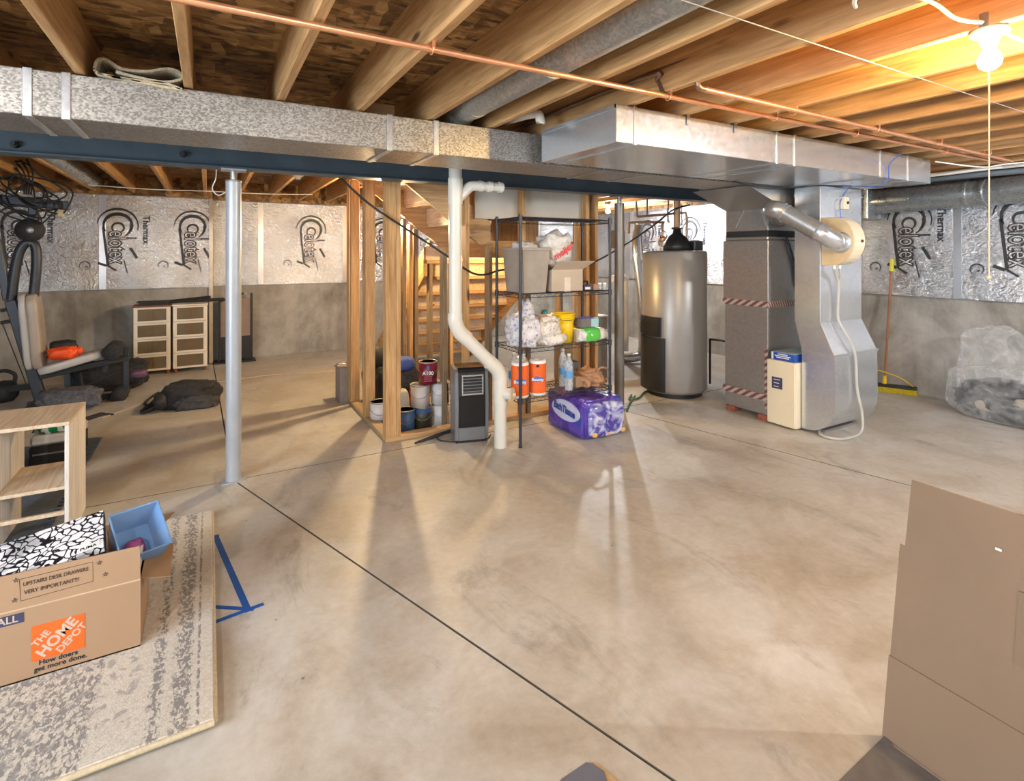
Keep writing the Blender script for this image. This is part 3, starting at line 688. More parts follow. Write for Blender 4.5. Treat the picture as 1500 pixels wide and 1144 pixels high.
obj('hanging_wire', MB().tube(cat([V(.045, 4.16, 2.113), onY(316, 262, 4.3), onY(311, 276, 4.3), onY(320, 286, 4.3), onY(335, 279, 4.3)], 6), .0035, 6), M_white, None, 'short white wire looping down beside the light grey column', 'wire')
# ------------------------------------------------------------ bare bulbs
M_porc = plain('porcelain', (.75,.73,.68), .25, 0, .02)
M_jbox = plain('junction_box', (.16,.13,.10), .5)
def bulb(key, label, string=False, zc=2.33):
    x, y, st, col = BULBS[key]
    t = thing('bulb_holder', label, 'light', (x, y, 2.30), )
    obj('junction_box', MB().cyl((x, y, zc+.001), (x, y, zc+.05), .052, None, 8), M_jbox, t)
    obj('lamp_base', MB().lathe((x, y, 0), [(0,zc-.001),(.056,zc-.001),(.056,zc-.014),(.030,zc-.028),(.022,zc-.055),(0,zc-.055)], 24), M_porc, t)
    obj('bulb', MB().lathe((x, y, 0), [(0,zc-.054),(.014,zc-.055),(.018,zc-.07),(.030,zc-.090),(.034,zc-.108),(.030,zc-.126),(.016,zc-.138),(0,zc-.142)], 20), emis('bulb_glow_'+key, col, st), t)
    if string: obj('pull_string', MB().tube([(x-.035, y-.01, zc-.03), (x-.035, y-.01, 1.47)], .0022, 6).lathe((x-.035, y-.01, 1.455), [(0,0),(.006,.005),(.006,.012),(0,.018)], 8), plain('string', (.72,.60,.38), .6), t)
bulb('front', 'glowing bare bulb in a white porcelain holder with a pull string', True)
bulb('utility', 'bare bulb shining far back beyond the dark column')
bulb('stair', 'bare bulb lit behind the corner stud of the stair framing', False, 1.93)
obj('lamp_flex', MB().tube([(1.72, 5.72, 1.98), (1.72, 5.72, 2.33)], .006, 6), M_black, None, 'thin black flex hanging down to the bulb in the stair framing', 'cord')
bulb('landing', 'bare bulb hidden under the stair landing behind the grey bin', False, 1.585)
bulb('rear_fill_left', 'added fill bulb in a porcelain holder behind the camera on the left')
bulb('rear_fill_mid', 'added fill bulb in a porcelain holder behind the camera near the middle')
bulb('rear_fill_right', 'added fill bulb in a porcelain holder behind the camera on the right')
q = at(407, 258, 5.2); q.x = min(JX, key=lambda a: abs(a+.023-q.x))+.023
t = thing('lamp_holder', 'white porcelain lamp holder without light on a far joist', 'light', (q.x, q.y, 2.3))
obj('lamp_base', MB().lathe((q.x, q.y, 0), [(0,2.329),(.056,2.329),(.056,2.315),(.030,2.30),(.022,2.275),(0,2.275)], 24), M_porc, t)
obj('junction_box', MB().cyl((q.x, q.y, 2.331), (q.x, q.y, 2.38), .052, None, 8), M_jbox, t)
obj('lamp_cable', MB().tube(cat([(1.60, .78, 2.34), (1.75, .80, 2.325), (1.95, .79, 2.32), (2.15, .81, 2.325), (2.32, .80, 2.345)], 6), .007, 6).tube(cat([(1.60, .78, 2.34), (1.68, .88, 2.31), (1.72, .90, 2.30)], 5), .006, 6).tube(cat([(2.42,.80,2.345), (2.6,.78,2.33), (3.0,.77,2.33)], 5), .007, 6), plain('cream_cable', (.78,.70,.52), .5), None, 'cream cable stapled under the joists beside the bare bulb', 'cable')
# ------------------------------------------------------------ stair framing and stair
ws = thing('wall_stair', None, None, (1.31, 4.3, 0), kind='structure'); ws['kind'] = 'structure'
obj('bottom_plate', MB().box(1.25, WE, 4.28, 4.37, 0, .04), M_jlow, ws, bevel=.003)
obj('bottom_plate', MB().box(1.25, 1.34, 4.37, 5.70, 0, .04), wood('plate_y', (.30,.20,.10), (.40,.27,.14), (.5,.36,.2), 1), ws, bevel=.003)
obj('top_plate', MB().box(1.25, WE, 4.28, 4.37, 2.285, 2.328), M_jlow, ws)
obj('top_plate', MB().box(1.25, 1.34, 4.37, 5.70, 2.285, 2.328), M_joist, ws)
def stud(x, y, along='x', z0=.04, z1=2.285, m=M_stud):
    wd, dp = (.038, .089) if along == 'x' else (.089, .038)
    obj('stud', MB().box(x, x+wd, y, y+dp, z0, z1), m, ws, bevel=.003)
stud(1.25, 4.28, 'y'); stud(1.25, 4.322, 'y')
stud(1.34, 4.28, 'x')
for y in (4.92, 5.0): stud(1.25, y, 'y')
for y in (5.50, 5.60, 5.655): stud(1.25, y, 'y')
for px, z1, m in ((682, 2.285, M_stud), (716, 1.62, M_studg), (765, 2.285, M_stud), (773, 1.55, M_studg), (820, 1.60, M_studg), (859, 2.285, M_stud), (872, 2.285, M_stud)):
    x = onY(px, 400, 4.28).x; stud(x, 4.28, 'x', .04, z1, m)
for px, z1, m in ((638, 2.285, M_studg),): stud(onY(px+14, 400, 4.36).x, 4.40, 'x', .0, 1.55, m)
# rear row of studs under the upper flight (their tops follow the stringer)
ZL = 1.66; XLd = 2.28; run, rise = .25, .19
def zs(x): return ZL-.12+(XLd-x)*rise/run
obj('sole_plate', MB().box(1.36, 2.32, 5.42, 5.51, 0, .04), M_jlow, ws)
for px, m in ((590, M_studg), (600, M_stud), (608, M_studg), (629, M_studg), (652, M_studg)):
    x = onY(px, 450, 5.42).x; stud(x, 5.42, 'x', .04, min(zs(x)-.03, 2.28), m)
stud(2.30, 5.42, 'x', .04, ZL-.2, M_stud)
# drywall backs seen between the studs
obj('drywall_panel', MB().box(2.10, WE, 4.375, 4.388, 1.86, 2.33), M_dryw, ws)
obj('drywall_panel', MB().box(2.30, WE, 5.52, 5.533, 1.60, 2.33), M_stud, ws)
obj('osb_panel', MB().box(3.20, WE, 4.375, 4.388, .04, 1.858), M_stud, ws)
t = thing('staircase', 'pine staircase with a landing, seen from behind through the studs', 'stairs', (2.8, 6, 0))
obj('landing_deck', MB().box(XLd, 3.45, 4.42, 5.42, ZL-.02, ZL), M_jlow, t)
obj('landing_joist', MB().box(XLd, 3.45, 4.42, 4.458, ZL-.16, ZL-.02), M_jlow, t)
obj('landing_joist', MB().box(XLd, 3.45, 5.38, 5.418, ZL-.16, ZL-.02), M_jlow, t)
for x in (XLd, 2.65, 3.05, 3.41): obj('landing_joist', MB().box(x, x+.038, 4.458, 5.38, ZL-.16, ZL-.02), M_joist, t)
tr = None
for k in range(8):    # lower flight, descending away from the landing
    z = ZL-rise*(k+1); y = 5.42+run*k
    if z < .05: break
    obj('tread', MB().box(2.02, 3.42, y-.02, y+run+.02, z-.038, z), M_jlow, t, bevel=.004)
    obj('riser', MB().box(2.02, 3.42, y-.002, y+.016, z+.0, z+rise-.038), M_pine, t)
for x in (2.0, 3.42): obj('stringer', MB().prism([(x, 5.42, ZL-.05), (x, 5.42, ZL-.36), (x, 7.3, .0), (x, 7.62, 0), (x, 7.62, .08)], (.036, 0, 0)), M_joist, t)
for k in range(5):    # upper flight, climbing left from the landing
    z = ZL+rise*(k+1); x = XLd-run*k
    if z < 2.6: obj('tread', MB().box(x-run-.0, x+.03, 4.46, 5.38, z-.03, z), M_pine, t)
    obj('riser', MB().box(x-.018, x, 4.46, 5.38, z-rise, z-.03), M_pine, t)
for y in (4.42, 5.385): obj('stringer', MB().prism([(XLd, y, ZL-.12), (XLd, y, ZL+.17), (XLd-1.0, y, 2.60), (XLd-1.19, y, 2.55), (XLd-1.3, y, 2.5)], (0, .036, 0)), M_jlow, t)
# black cable hung across the framing
obj('black_cable', MB().tube(cat([onY(500, 262, 4.22), onY(540, 298, 4.24), onY(590, 332, 4.24), onY(655, 375, 4.22), onY(690, 399, 4.22), onY(712, 402, 4.22), onY(740, 395, 4.22), onY(800, 398, 4.22), onY(850, 393, 4.22), onY(910, 362, 4.2), onY(960, 328, 4.2), onY(985, 308, 4.2), onY(1010, 300, 4.2)], 5), .009, 8), M_black, None, 'black cable sagging across the stair studs and behind the wire rack', 'cable')
# white sheet of insulation / wall strip beyond
# ------------------------------------------------------------ PVC drain
t = thing('drain_stack', 'white drain pipe with an offset bend standing before the stair framing', 'pipe', (2.02, 3.75, 0))
PY_ = 3.75
x1, x2 = onY(667, 400, PY_).x, onY(733, 600, PY_).x
za, zb = onY(667, 475, PY_).z, onY(730, 545, PY_).z
r = .050
obj('lower_pipe', MB().cyl((x2, PY_, 0), (x2, PY_, zb-.06), r, None, 28), M_pvc, t)
obj('upper_pipe', MB().cyl((x1, PY_, za+.06), (x1, PY_, 2.32), r, None, 28), M_pvc, t)
obj('bend', MB().tube(cat([(x1, PY_, za+.08), (x1, PY_, za+.02), (x1+.035, PY_, za-.06), (x1+.10, PY_, za-.12)], 6), r+.006, 28), M_pvc, t)
obj('bend', MB().tube(cat([(x2-.10, PY_, zb+.09), (x2-.035, PY_, zb+.03), (x2, PY_, zb-.04), (x2, PY_, zb-.10)], 6), r+.006, 28), M_pvc, t)
obj('offset_pipe', MB().cyl((x1+.06, PY_, za-.085), (x2-.06, PY_, zb+.055), r, None, 28), M_pvc, t)
c = V(x2, PY_, zb-.17)
obj('clean_out', MB().cyl(c+V(0,0,-.08), c+V(0,0,.08), r+.006, None, 28).cyl(c, c+V(.06,-.075,0), r-.005, None, 24), M_pvc, t)
obj('clean_out_cap', MB().cyl(c+V(.06,-.075,0), c+V(.067,-.084,0), r+.004, None, 24).box(c.x+.055, c.x+.085, c.y-.10, c.y-.085, c.z-.012, c.z+.012), plain('worn_cap', (.72,.60,.42), .4), t)
zt = 2.05
obj('wye_fitting', MB().cyl((x1, PY_, 1.92), (x1, PY_, 2.115), r+.006, None, 28).tube(cat([(x1+.01, PY_, 1.95), (x1+.09, PY_, 2.03), (x1+.13, PY_, 2.062), (x1+.20, PY_, 2.07)], 6), .040, 24), M_pvc, t)
obj('side_pipe', MB().cyl((x1+.19, PY_, 2.07), (x1+.41, PY_, 2.07), .036, None, 24), M_pvc, t)
for xx in (.20, .28, .37): obj('coupling', MB().cyl((x1+xx, PY_, 2.07), (x1+xx+.03, PY_, 2.07), .043, None, 24), M_pvc, t)
# ------------------------------------------------------------ wire rack
RXa, RXb, RYa, RYb = 2.156, 3.07, 3.66, 4.06
t = thing('wire_rack', 'tall black wire shelving rack with four shelves', 'shelf', (2.6, 3.86, 0))
SH = [1.835, 1.215, .775, .375]
for x in (RXa, RXb):
    for y in (RYa, RYb):
        obj('post', MB().cyl((x, y, .01), (x, y, 1.86), .0125, None, 14).lathe((x,y,0), [(0,0),(.016,0),(.014,.02),(0,.02)], 12), M_frame, t)
def shelf_mb():
    m = MB(); x0, x1, y0, y1 = RXa, RXb, RYa, RYb
    for y in (y0, y1):
        m.tube([(x0, y, 0), (x1, y, 0)], .0035, 6); m.tube([(x0, y, -.028), (x1, y, -.028)], .0035, 6)
        n = 26
        m.tube([(x0+(x1-x0)*i/n, y, -.028*(i % 2)) for i in range(n+1)], .002, 5)
    for x in (x0, x1):
        m.tube([(x, y0, 0), (x, y1, 0)], .0035, 6); m.tube([(x, y0, -.028), (x, y1, -.028)], .0035, 6)
        m.tube([(x, y0+(y1-y0)*i/12, -.028*(i % 2)) for i in range(13)], .002, 5)
    for i in range(1, 34): m.tube([(x0+(x1-x0)*i/34, y0, .003), (x0+(x1-x0)*i/34, y1, .003)], .0019, 5)
    for y in (y0+.13, y0+.27): m.tube([(x0, y, -.003), (x1, y, -.003)], .003, 5)
    for x in (x0, x1):
        for y in (y0, y1): m.cyl((x, y, -.035), (x, y, .012), .018, None, 10)
    return m
s0 = obj('wire_shelf', shelf_mb(), M_frame, t); s0.location.z = SH[0]
for z in SH[1:]: share('wire_shelf', s0, t, (0, 0, z))
for z in SH[1:3]: pass
# rack contents -- second shelf
z = SH[1]+.006
t = thing('storage_bin', 'grey plastic storage bin on the upper left of the wire rack', 'bin', (2.30, 3.83, z))
def taper(m, x0, x1, y0, y1, z0, z1, k): return m.hexa([(x0+k,y0+k,z0),(x1-k,y0+k,z0),(x1-k,y1-k,z0),(x0+k,y1-k,z0)], [(x0,y0,z1),(x1,y0,z1),(x1,y1,z1),(x0,y1,z1)])
M_bin = plain('grey_bin', (.33,.29,.25), .5)
def openbox(x0, x1, y0, y1, z0, z1, k, th=.004):
    m = MB()
    b = [(x0+k,y0+k),(x1-k,y0+k),(x1-k,y1-k),(x0+k,y1-k)]; tp = [(x0,y0),(x1,y0),(x1,y1),(x0,y1)]
    for i in range(4):
        j = (i+1) % 4
        cx, cy = (x0+x1)/2, (y0+y1)/2
        def inn(p): return (p[0]+(th if p[0] < cx else -th), p[1]+(th if p[1] < cy else -th))
        bi, bj, ti, tj = inn(b[i]), inn(b[j]), inn(tp[i]), inn(tp[j])
        m.hexa([(*b[i], z0), (*b[j], z0), (*bj, z0), (*bi, z0)], [(*tp[i], z1), (*tp[j], z1), (*tj, z1), (*ti, z1)])
    m.box(x0+k, x1-k, y0+k, y1-k, z0, z0+th)
    return m
obj('body', openbox(2.19, 2.45, 3.68, 4.02, z, z+.36, .025), M_bin, t)
obj('rim', MB().box(2.178, 2.462, 3.668, 3.684, z+.345, z+.37).box(2.178, 2.462, 4.016, 4.032, z+.345, z+.37).box(2.178, 2.194, 3.684, 4.016, z+.345, z+.37).box(2.446, 2.462, 3.684, 4.016, z+.345, z+.37), M_bin, t, bevel=.003)
obj('plastic_bag', MB().blob((2.30, 3.84, z+.35), (.09, .12, .07), 5, .35, .8, floor=z+.25), M_bagw, None, 'small white bag crumpled in the top of the grey storage bin', 'bag')
t = thing('carton', 'open cardboard carton beside the grey bin on the wire rack', 'box', (2.62, 3.83, z))
cx0, cx1, cy0, cy1 = 2.475, 2.795, 3.69, 4.0
obj('body', openbox(cx0, cx1, cy0, cy1, z, z+.185, 0), M_cardl, t)
obj('flap', MB().hexa([(cx0, cy0, z+.185), (cx1, cy0, z+.185), (cx1, cy0+.004, z+.187), (cx0, cy0+.004, z+.187)], [(cx0+.0, cy0-.10, z+.255), (cx1+.055, cy0-.10, z+.255), (cx1+.055, cy0-.098, z+.259), (cx0, cy0-.098, z+.259)]), M_cardl, t)
obj('flap', MB().hexa([(cx0, cy1, z+.185), (cx1, cy1, z+.185), (cx1, cy1+.004, z+.187), (cx0, cy1+.004, z+.187)], [(cx0, cy1+.05, z+.28), (cx1, cy1+.05, z+.28), (cx1, cy1+.055, z+.281), (cx0, cy1+.055, z+.281)]), M_cardl, t)
obj('packing_tape', MB().box(2.605, 2.665, cy0-.0015, cy0, z, z+.12), plain('tape', (.62,.55,.46), .4), t, 'pale packing tape')
mb_ = MB().blob((2.60, 3.84, z+.34), (.155, .13, .155), 11, .30, .75, 2.5, floor=z+.10)
t = thing('shopping_bag', 'white shopping bag with red lettering stuffed in the carton', 'bag', (2.6, 3.84, z+.2))
obj('film', mb_, M_bagw, t)
obj('grey_print', MB().bar((2.705, 3.715, z+.245), (2.725, 3.722, z+.40), .03, .002, (0,1,0)), plain('grey_print', (.22,.21,.20), .5), t)
text('meijer', .085, M_red, t, (.86,0,.5), (-.5,0,.86), (2.595, 3.685, z+.34), ext=.001, bold=.0018)
t = thing('gadget_box', 'dark blue packet among odds and ends at the right of the rack', 'packet', (2.88, 3.8, z))
obj('packet_body', MB().box(2.83, 2.93, 3.72, 3.86, z, z+.045), M_navy, t, bevel=.004)
obj('packet_label', MB().box(2.845, 2.90, 3.7185, 3.72, z+.008, z+.03), M_white, t)
obj('small_box', MB().box(2.94, 3.0, 3.72, 3.80, z, z+.05), M_tan, None, 'small brown box next to the dark blue packet', 'box', bevel=.003)
for k, x in enumerate((3.005, 3.035)): 
    tt = thing('jar', ('left of two small clear jars on the upper rack shelf' if k == 0 else 'right of two small clear jars on the upper rack shelf'), 'jar', (x, 3.70, z))
    obj('glass', MB().lathe((x, 3.72-.03*k, z), [(0,0),(.017,0),(.018,.04),(.014,.05),(0,.05)], 16), M_bottle, tt); obj('lid', MB().cyl((x, 3.72-.03*k, z+.05), (x, 3.72-.03*k, z+.06), .015, None, 16), M_white, tt)
obj('black_strap', MB().tube(cat([(2.83, 3.95, z+.02), (2.87, 3.93, z+.09), (2.93, 3.92, z+.06), (3.03, 3.93, z+.065), (3.04, 3.96, z+.02)], 6), .009, 6), M_fabric, None, 'black strap behind the odds and ends on the rack', 'strap')
obj('white_carton', MB().box(2.80, 2.86, 3.9, 4.0, z, z+.15), M_white, None, 'slim white carton standing behind the open cardboard carton', 'box', bevel=.002)
# third shelf
z = SH[2]+.006
def speck(name, base, spots, sc):
    t_ = NT(name); co = t_.coord(); v = t_.voro(co, sc); h = t_.noise(co, 18, 4, .6, 1.5)
    t_.set(col=t_.mix(t_.ramp(v, [(.28, .75), (.36, 0)]), base, spots), rough=.3, spec=.7); t_.bump(h, .9, .02); return t_.m
obj('plastic_bag', MB().blob((2.26, 3.80, z+.13), (.125, .14, .14), 21, .28, .7, floor=z).blob((2.285, 3.76, z+.27), (.05, .05, .11), 22, .4, .9, floor=z+.1, sub=3), speck('blue_speckled_film', (.74,.73,.76), (.25,.27,.50), 30), None, 'clear bag of blue speckled packets at the left end of the middle shelf', 'bag')
obj('plastic_bag', MB().blob((2.46, 3.80, z+.115), (.13, .14, .125), 31, .3, .7, floor=z).blob((2.50, 3.72, z+.05), (.12, .09, .055), 33, .3, .8, floor=z, sub=3), speck('tan_speckled_film', (.76,.72,.66), (.45,.36,.28), 40), None, 'lumpy bag of cream packets left of the yellow bucket', 'bag')
bx = 2.665
t = thing('bucket', 'bright yellow plastic bucket on the middle shelf of the rack', 'bucket', (bx, 3.80, z))
obj('body', MB().lathe((bx, 3.80, z), [(0,0),(.082,0),(.098,.235),(.094,.235),(.078,.006),(0,.006)], 40), M_yellow, t)
for h_ in (.235, .21, .195): obj('rim_ring', MB().lathe((bx, 3.80, z+h_), [(.096,0),(.106,.002),(.106,.010),(.096,.012)], 40), M_yellow, t)
obj('handle', MB().tube([(bx+.107*math.cos(a), 3.80-.107*math.sin(a)*.95, z+.215-.02*math.sin(a)) for a in [PI*i/16 for i in range(17)]], .003, 6), M_frame, t)
obj('teal_cap', MB().lathe((2.56, 3.93, z), [(0,0),(.03,0),(.03,.25),(.02,.27),(0,.27)], 16), plain('teal', (.02,.22,.26), .4), None, 'teal bottle just behind the yellow bucket', 'bottle')
t = thing('wipes_pack', 'green and white pack of wipes on the middle rack shelf', 'packet', (2.93, 3.78, z))
obj('wrapper', MB().blob((2.90, 3.76, z+.055), (.15, .10, .058), 41, .12, .5, floor=z), M_bagw, t)
obj('green_wrap', MB().blob((2.885, 3.745, z+.058), (.085, .104, .062), 42, .08, .45, floor=z+.002), plain('green_print', (.10,.52,.07), .35), t, 'green printed band')
obj('print_patch', MB().lathe((2.885, 3.648, z+.07), [(0,-.002),(.032,-.002),(.032,.004),(0,.004)], 20, (0,-1,0)), plain('pale_print', (.65,.78,.72), .4), t)
obj('wrapper_end', MB().blob((3.055, 3.74, z+.05), (.045, .06, .045), 43, .5, .9, floor=z, sub=3), M_bagw, t)
t = thing('tissue_box', 'blue and grey box lying on the green pack of wipes', 'box', (2.88, 3.78, z+.12))
obj('carton', MB().box(2.79, 2.975, 3.70, 3.84, z+.122, z+.195), plain('grey_carton', (.16,.15,.15), .5), t, bevel=.002)
obj('end_panel', MB().box(2.895, 2.975, 3.698, 3.70, z+.124, z+.193), plain('aqua_print', (.33,.55,.60), .5), t)
obj('lid_panel', MB().box(2.79, 2.975, 3.70, 3.84, z+.195, z+.197), plain('royal_print', (.08,.10,.42), .5), t)
obj('wood_block', MB().box(2.74, 2.80, 3.70, 3.82, z, z+.10), M_cardl, None, 'small tan block at the left of the pack of wipes', 'block', bevel=.003)
# bottom shelf
z = SH[3]+.006
def roll(px):
    x = onY(px, 560, 3.70).x
    t = thing('paper_towel_roll', '', 'paper towels', (x, 3.735, z), 'orange wrapped paper towel rolls')
    obj('wrap', MB().lathe((x, 3.735, z), [(0,0),(.066,0),(.071,.012),(.071,.272),(.066,.285),(.02,.285),(.02,.27),(0,.27)], 40), M_white, t)
    m = MB(); n = 24; a0 = math.atan2(-3.735, -x); r_ = .0716
    pts_ = [(x+r_*math.cos(a0-1.35+2.7*i/n), 3.735+r_*math.sin(a0-1.35+2.7*i/n)) for i in range(n+1)]
    for i in range(n): m.add([(*pts_[i], z+.022), (*pts_[i+1], z+.022), (*pts_[i+1], z+.262), (*pts_[i], z+.262)], [(0,1,2,3)], True)
    obj('orange_label', m, M_orange, t, 'orange printed label')
    d = Vector((math.cos(a0), math.sin(a0), 0)); rt = Vector((-d.y, d.x, 0)); p = V(x, 3.735, z+.135)+d*.074
    obj('logo_patch', MB().prism([p+rt*a-V(0,0,1)*b for a, b in ((-.05,-.005),(-.02,.022),(.05,.014),(.048,-.016),(-.01,-.028))], -d*.0015), plain('blue_logo', (.08,.16,.50), .4), t)
    text('Bounty', .034, M_white, t, rt, (0,0,1), p+d*.001, ext=.0004, bold=.0008)
    obj('mark', MB().prism([p+rt*a+V(0,0,1)*(b+.10) for a, b in ((-.012,0),(.012,0),(.012,.02),(-.012,.02))], -d*.0015), M_ink, t)
    return t
roll(765)['label'] = 'left paper towel roll in orange wrap, beside the front rack post'
roll(791)['label'] = 'right paper towel roll in orange wrap, next to the water bottles'
def water_bottle(x, y, h=.30, lab='', r=.036):
    t = thing('water_bottle', lab, 'bottle', (x, y, z), 'clear water bottles on the bottom rack shelf')
    pr = [(0,0),(r,0)]
    for i in range(9): pr += [(r*(1 if i % 2 == 0 else .93), .01+.02*i)]
    pr += [(r, .20), (r*.85, .235), (.014, .27), (.013, .285), (0, .285)]
    obj('bottle_body', MB().lathe((x, y, z), [(a, b*h/.30) for a, b in pr], 20), M_bottle, t)
    obj('cap', MB().cyl((x, y, z+.285*h/.3), (x, y, z+.30*h/.3), .016, None, 14), M_white, t)
    obj('label_band', MB().lathe((x, y, z), [(r+.001, .105), (r+.001, .165)], 20), plain('blue_label', (.12,.33,.62), .4), t)
water_bottle(2.665, 3.71, .31, 'clear water bottle with blue label standing just right of the orange rolls')
water_bottle(2.70, 3.85, .33, 'tall clear water bottle behind the one beside the orange rolls')
for k, (x, y, lb) in enumerate(((2.22, 3.80, 'clear water bottle at the left end of the bottom shelf'), (2.25, 3.93, 'clear water bottle behind the leftmost one on the bottom shelf'), (2.33, 3.90, 'clear water bottle behind the left paper towel roll'))):
    water_bottle(x, y, .32, lb, .045)
obj('mesh_basket', openbox(2.78, 2.90, 3.88, 4.0, z, z+.19, .005, .003), plain('dark_mesh', (.10,.10,.10), .5), None, 'small dark grey basket behind the tan paper bag', 'basket')
obj('small_carton', MB().box(2.76, 2.84, 3.74, 3.84, z, z+.09), M_card, None, 'little cardboard box left of the tan paper bag', 'box', bevel=.002)
t = thing('paper_bag', 'tan crumpled carrier bag with a loop handle on the bottom shelf', 'bag', (2.94, 3.8, z))
obj('film', MB().blob((2.93, 3.79, z+.055), (.115, .12, .085), 51, .4, .8, floor=z), M_tan, t)
obj('handle', MB().tube(cat([(2.97, 3.74, z+.10), (3.02, 3.72, z+.15), (3.09, 3.70, z+.13), (3.11, 3.70, z+.07), (3.05, 3.73, z+.03)], 6), .009, 6), M_tan, t)
# bath tissue pack on the floor
t = thing('bath_tissue_pack', 'large purple plastic-wrapped pack of bath tissue on the floor', 'pack', (2.86, 3.75, 0))
def tpwrap():
    t_ = NT('purple_film'); co = t_.coord(); h = t_.noise(co, 10, 4, .6, 1.5)
    c = t_.ramp(t_.noise(co, 5, 3, .5, .8), [(.40, (.05,.02,.26)), (.55, (.10,.05,.42)), (.66, (.03,.06,.38))])
    t_.set(col=c, rough=.22, spec=.8); t_.bump(h, .5, .015); return t_.m
M_tp = tpwrap()
def winfilm():
    t_ = NT('pack_window_film'); co = t_.coord()
    c = t_.ramp(t_.noise(co, 9, 3, .5, 1.2), [(.40, (.07,.05,.35)), (.50, (.30,.32,.62)), (.60, (.68,.68,.80))])
    t_.set(col=c, rough=.12, spec=.9); t_.bump(t_.noise(co, 14, 3, .6, 1.4), .5, .02); return t_.m
TX0, TX1, TY0, TY1, TZ = 2.66, 3.10, 3.50, 4.08, .33
obj('wrapped_rolls', MB().blob(((TX0+TX1)/2, (TY0+TY1)/2, TZ/2), ((TX1-TX0)/2*.98, (TY1-TY0)/2*.98, TZ/2), 61, .035, .22, 3, floor=0, sub=5), M_tp, t)
obj('clear_window', MB().blob(((TX0+TX1)/2+.02, TY0+.05, TZ/2-.01), (.19, .085, .145), 62, .05, .4, 2, floor=0.003, fine=.1), winfilm(), t)
for k in range(5):
    obj('printed_puppy_patch', MB().blob((TX0+.10+.075*k, TY0-.022+.01*(k % 2), .05+.015*(k % 2)), (.028, .012, .022), 70+k, .2, .8, sub=2), plain('gold_print', (.72,.45,.13), .5), t, 'golden printed patch')
pl = []
for i in range(24):
    a = 2*PI*i/24; pl.append((TX0-.007, 3.75+.20*math.cos(a), .20+.085*math.sin(a)))
obj('brand_cloud', MB().prism(pl, (.012, 0, 0)), plain('pale_cloud', (.55,.58,.78), .3), t)
text('BathTissue', .088, plain('bath_letter_blue', (.02,.06,.30), .4), t, (0,-1,-.10), (0,-.10,1), (TX0-.011, 3.76, .205), ext=.0005, bold=.0035, sx=.8)
# ------------------------------------------------------------ air cooler
AX, AY = 1.90, 4.08
t = thing('air_cooler', 'grey and black upright portable air cooler beside the drain pipe', 'air cooler', (AX, AY, 0))
rotA = Matrix.Translation((AX, AY, 0)) @ Matrix.Rotation(math.radians(-14), 4, 'Z')
def am(): m = MB(); m.M = rotA; return m
M_acs = plain('silver_grey_plastic', (.20,.215,.235), .32, .3, .05)
side = [(-.13, .02), (-.145, .30), (-.125, .57), (-.10, .595), (.10, .60), (.115, .57), (.115, .02)]
for s_ in (-1, 1):
    obj('side_shell', am().prism([(s_*.125-.013, y, z_) for y, z_ in side], (.026, 0, 0)), M_acs, t, bevel=.005)
obj('body', am().prism([(-.113, y*.96, z_) for y, z_ in side], (.226, 0, 0)), M_black, t, bevel=.004)
obj('front_glass', am().hexa([(-.10,-.141,.13),(.10,-.141,.13),(.10,-.12,.13),(-.10,-.12,.13)], [(-.10,-.148,.38),(.10,-.148,.38),(.10,-.12,.38),(-.10,-.12,.38)]), M_blackm, t)
obj('lower_panel', am().box(-.112, .112, -.138, -.10, .02, .125), M_acs, t, bevel=.004)
obj('grille_frame', am().box(-.085, .095, -.152, -.13, .39, .405).box(-.085, .095, -.146, -.12, .54, .555).box(-.085, -.073, -.150, -.12, .405, .54).box(.083, .095, -.150, -.12, .405, .54), plain('silver_trim', (.55,.56,.56), .25, .6), t, bevel=.003)
for k in range(5): obj('louvre', am().box(-.073, .083, -.146, -.12, .415+.026*k, .421+.026*k), M_acs, t)
obj('top_panel', am().box(-.11, .11, -.10, .10, .598, .606), M_blackm, t, bevel=.003)
obj('base', am().box(-.13, .13, -.13, .11, 0, .02), M_black, t, bevel=.004)
obj('power_cord', MB().tube(cat([fl(719, 636, .01), fl(712, 643, .008), fl(690, 645, .008), fl(665, 647, .008), fl(645, 645, .008), fl(640, 638, .008), fl(655, 630, .01), fl(664, 620, .02)], 8), .005, 8), M_black, None, 'thin black power cord lying in front of the air cooler', 'cord')
obj('umbrella', MB().tube([fl(608, 649, .012), fl(640, 638, .02), fl(668, 628, .03)], [.008, .016, .012], 10), M_fabric, None, 'folded black umbrella lying by the bottom plate', 'umbrella')
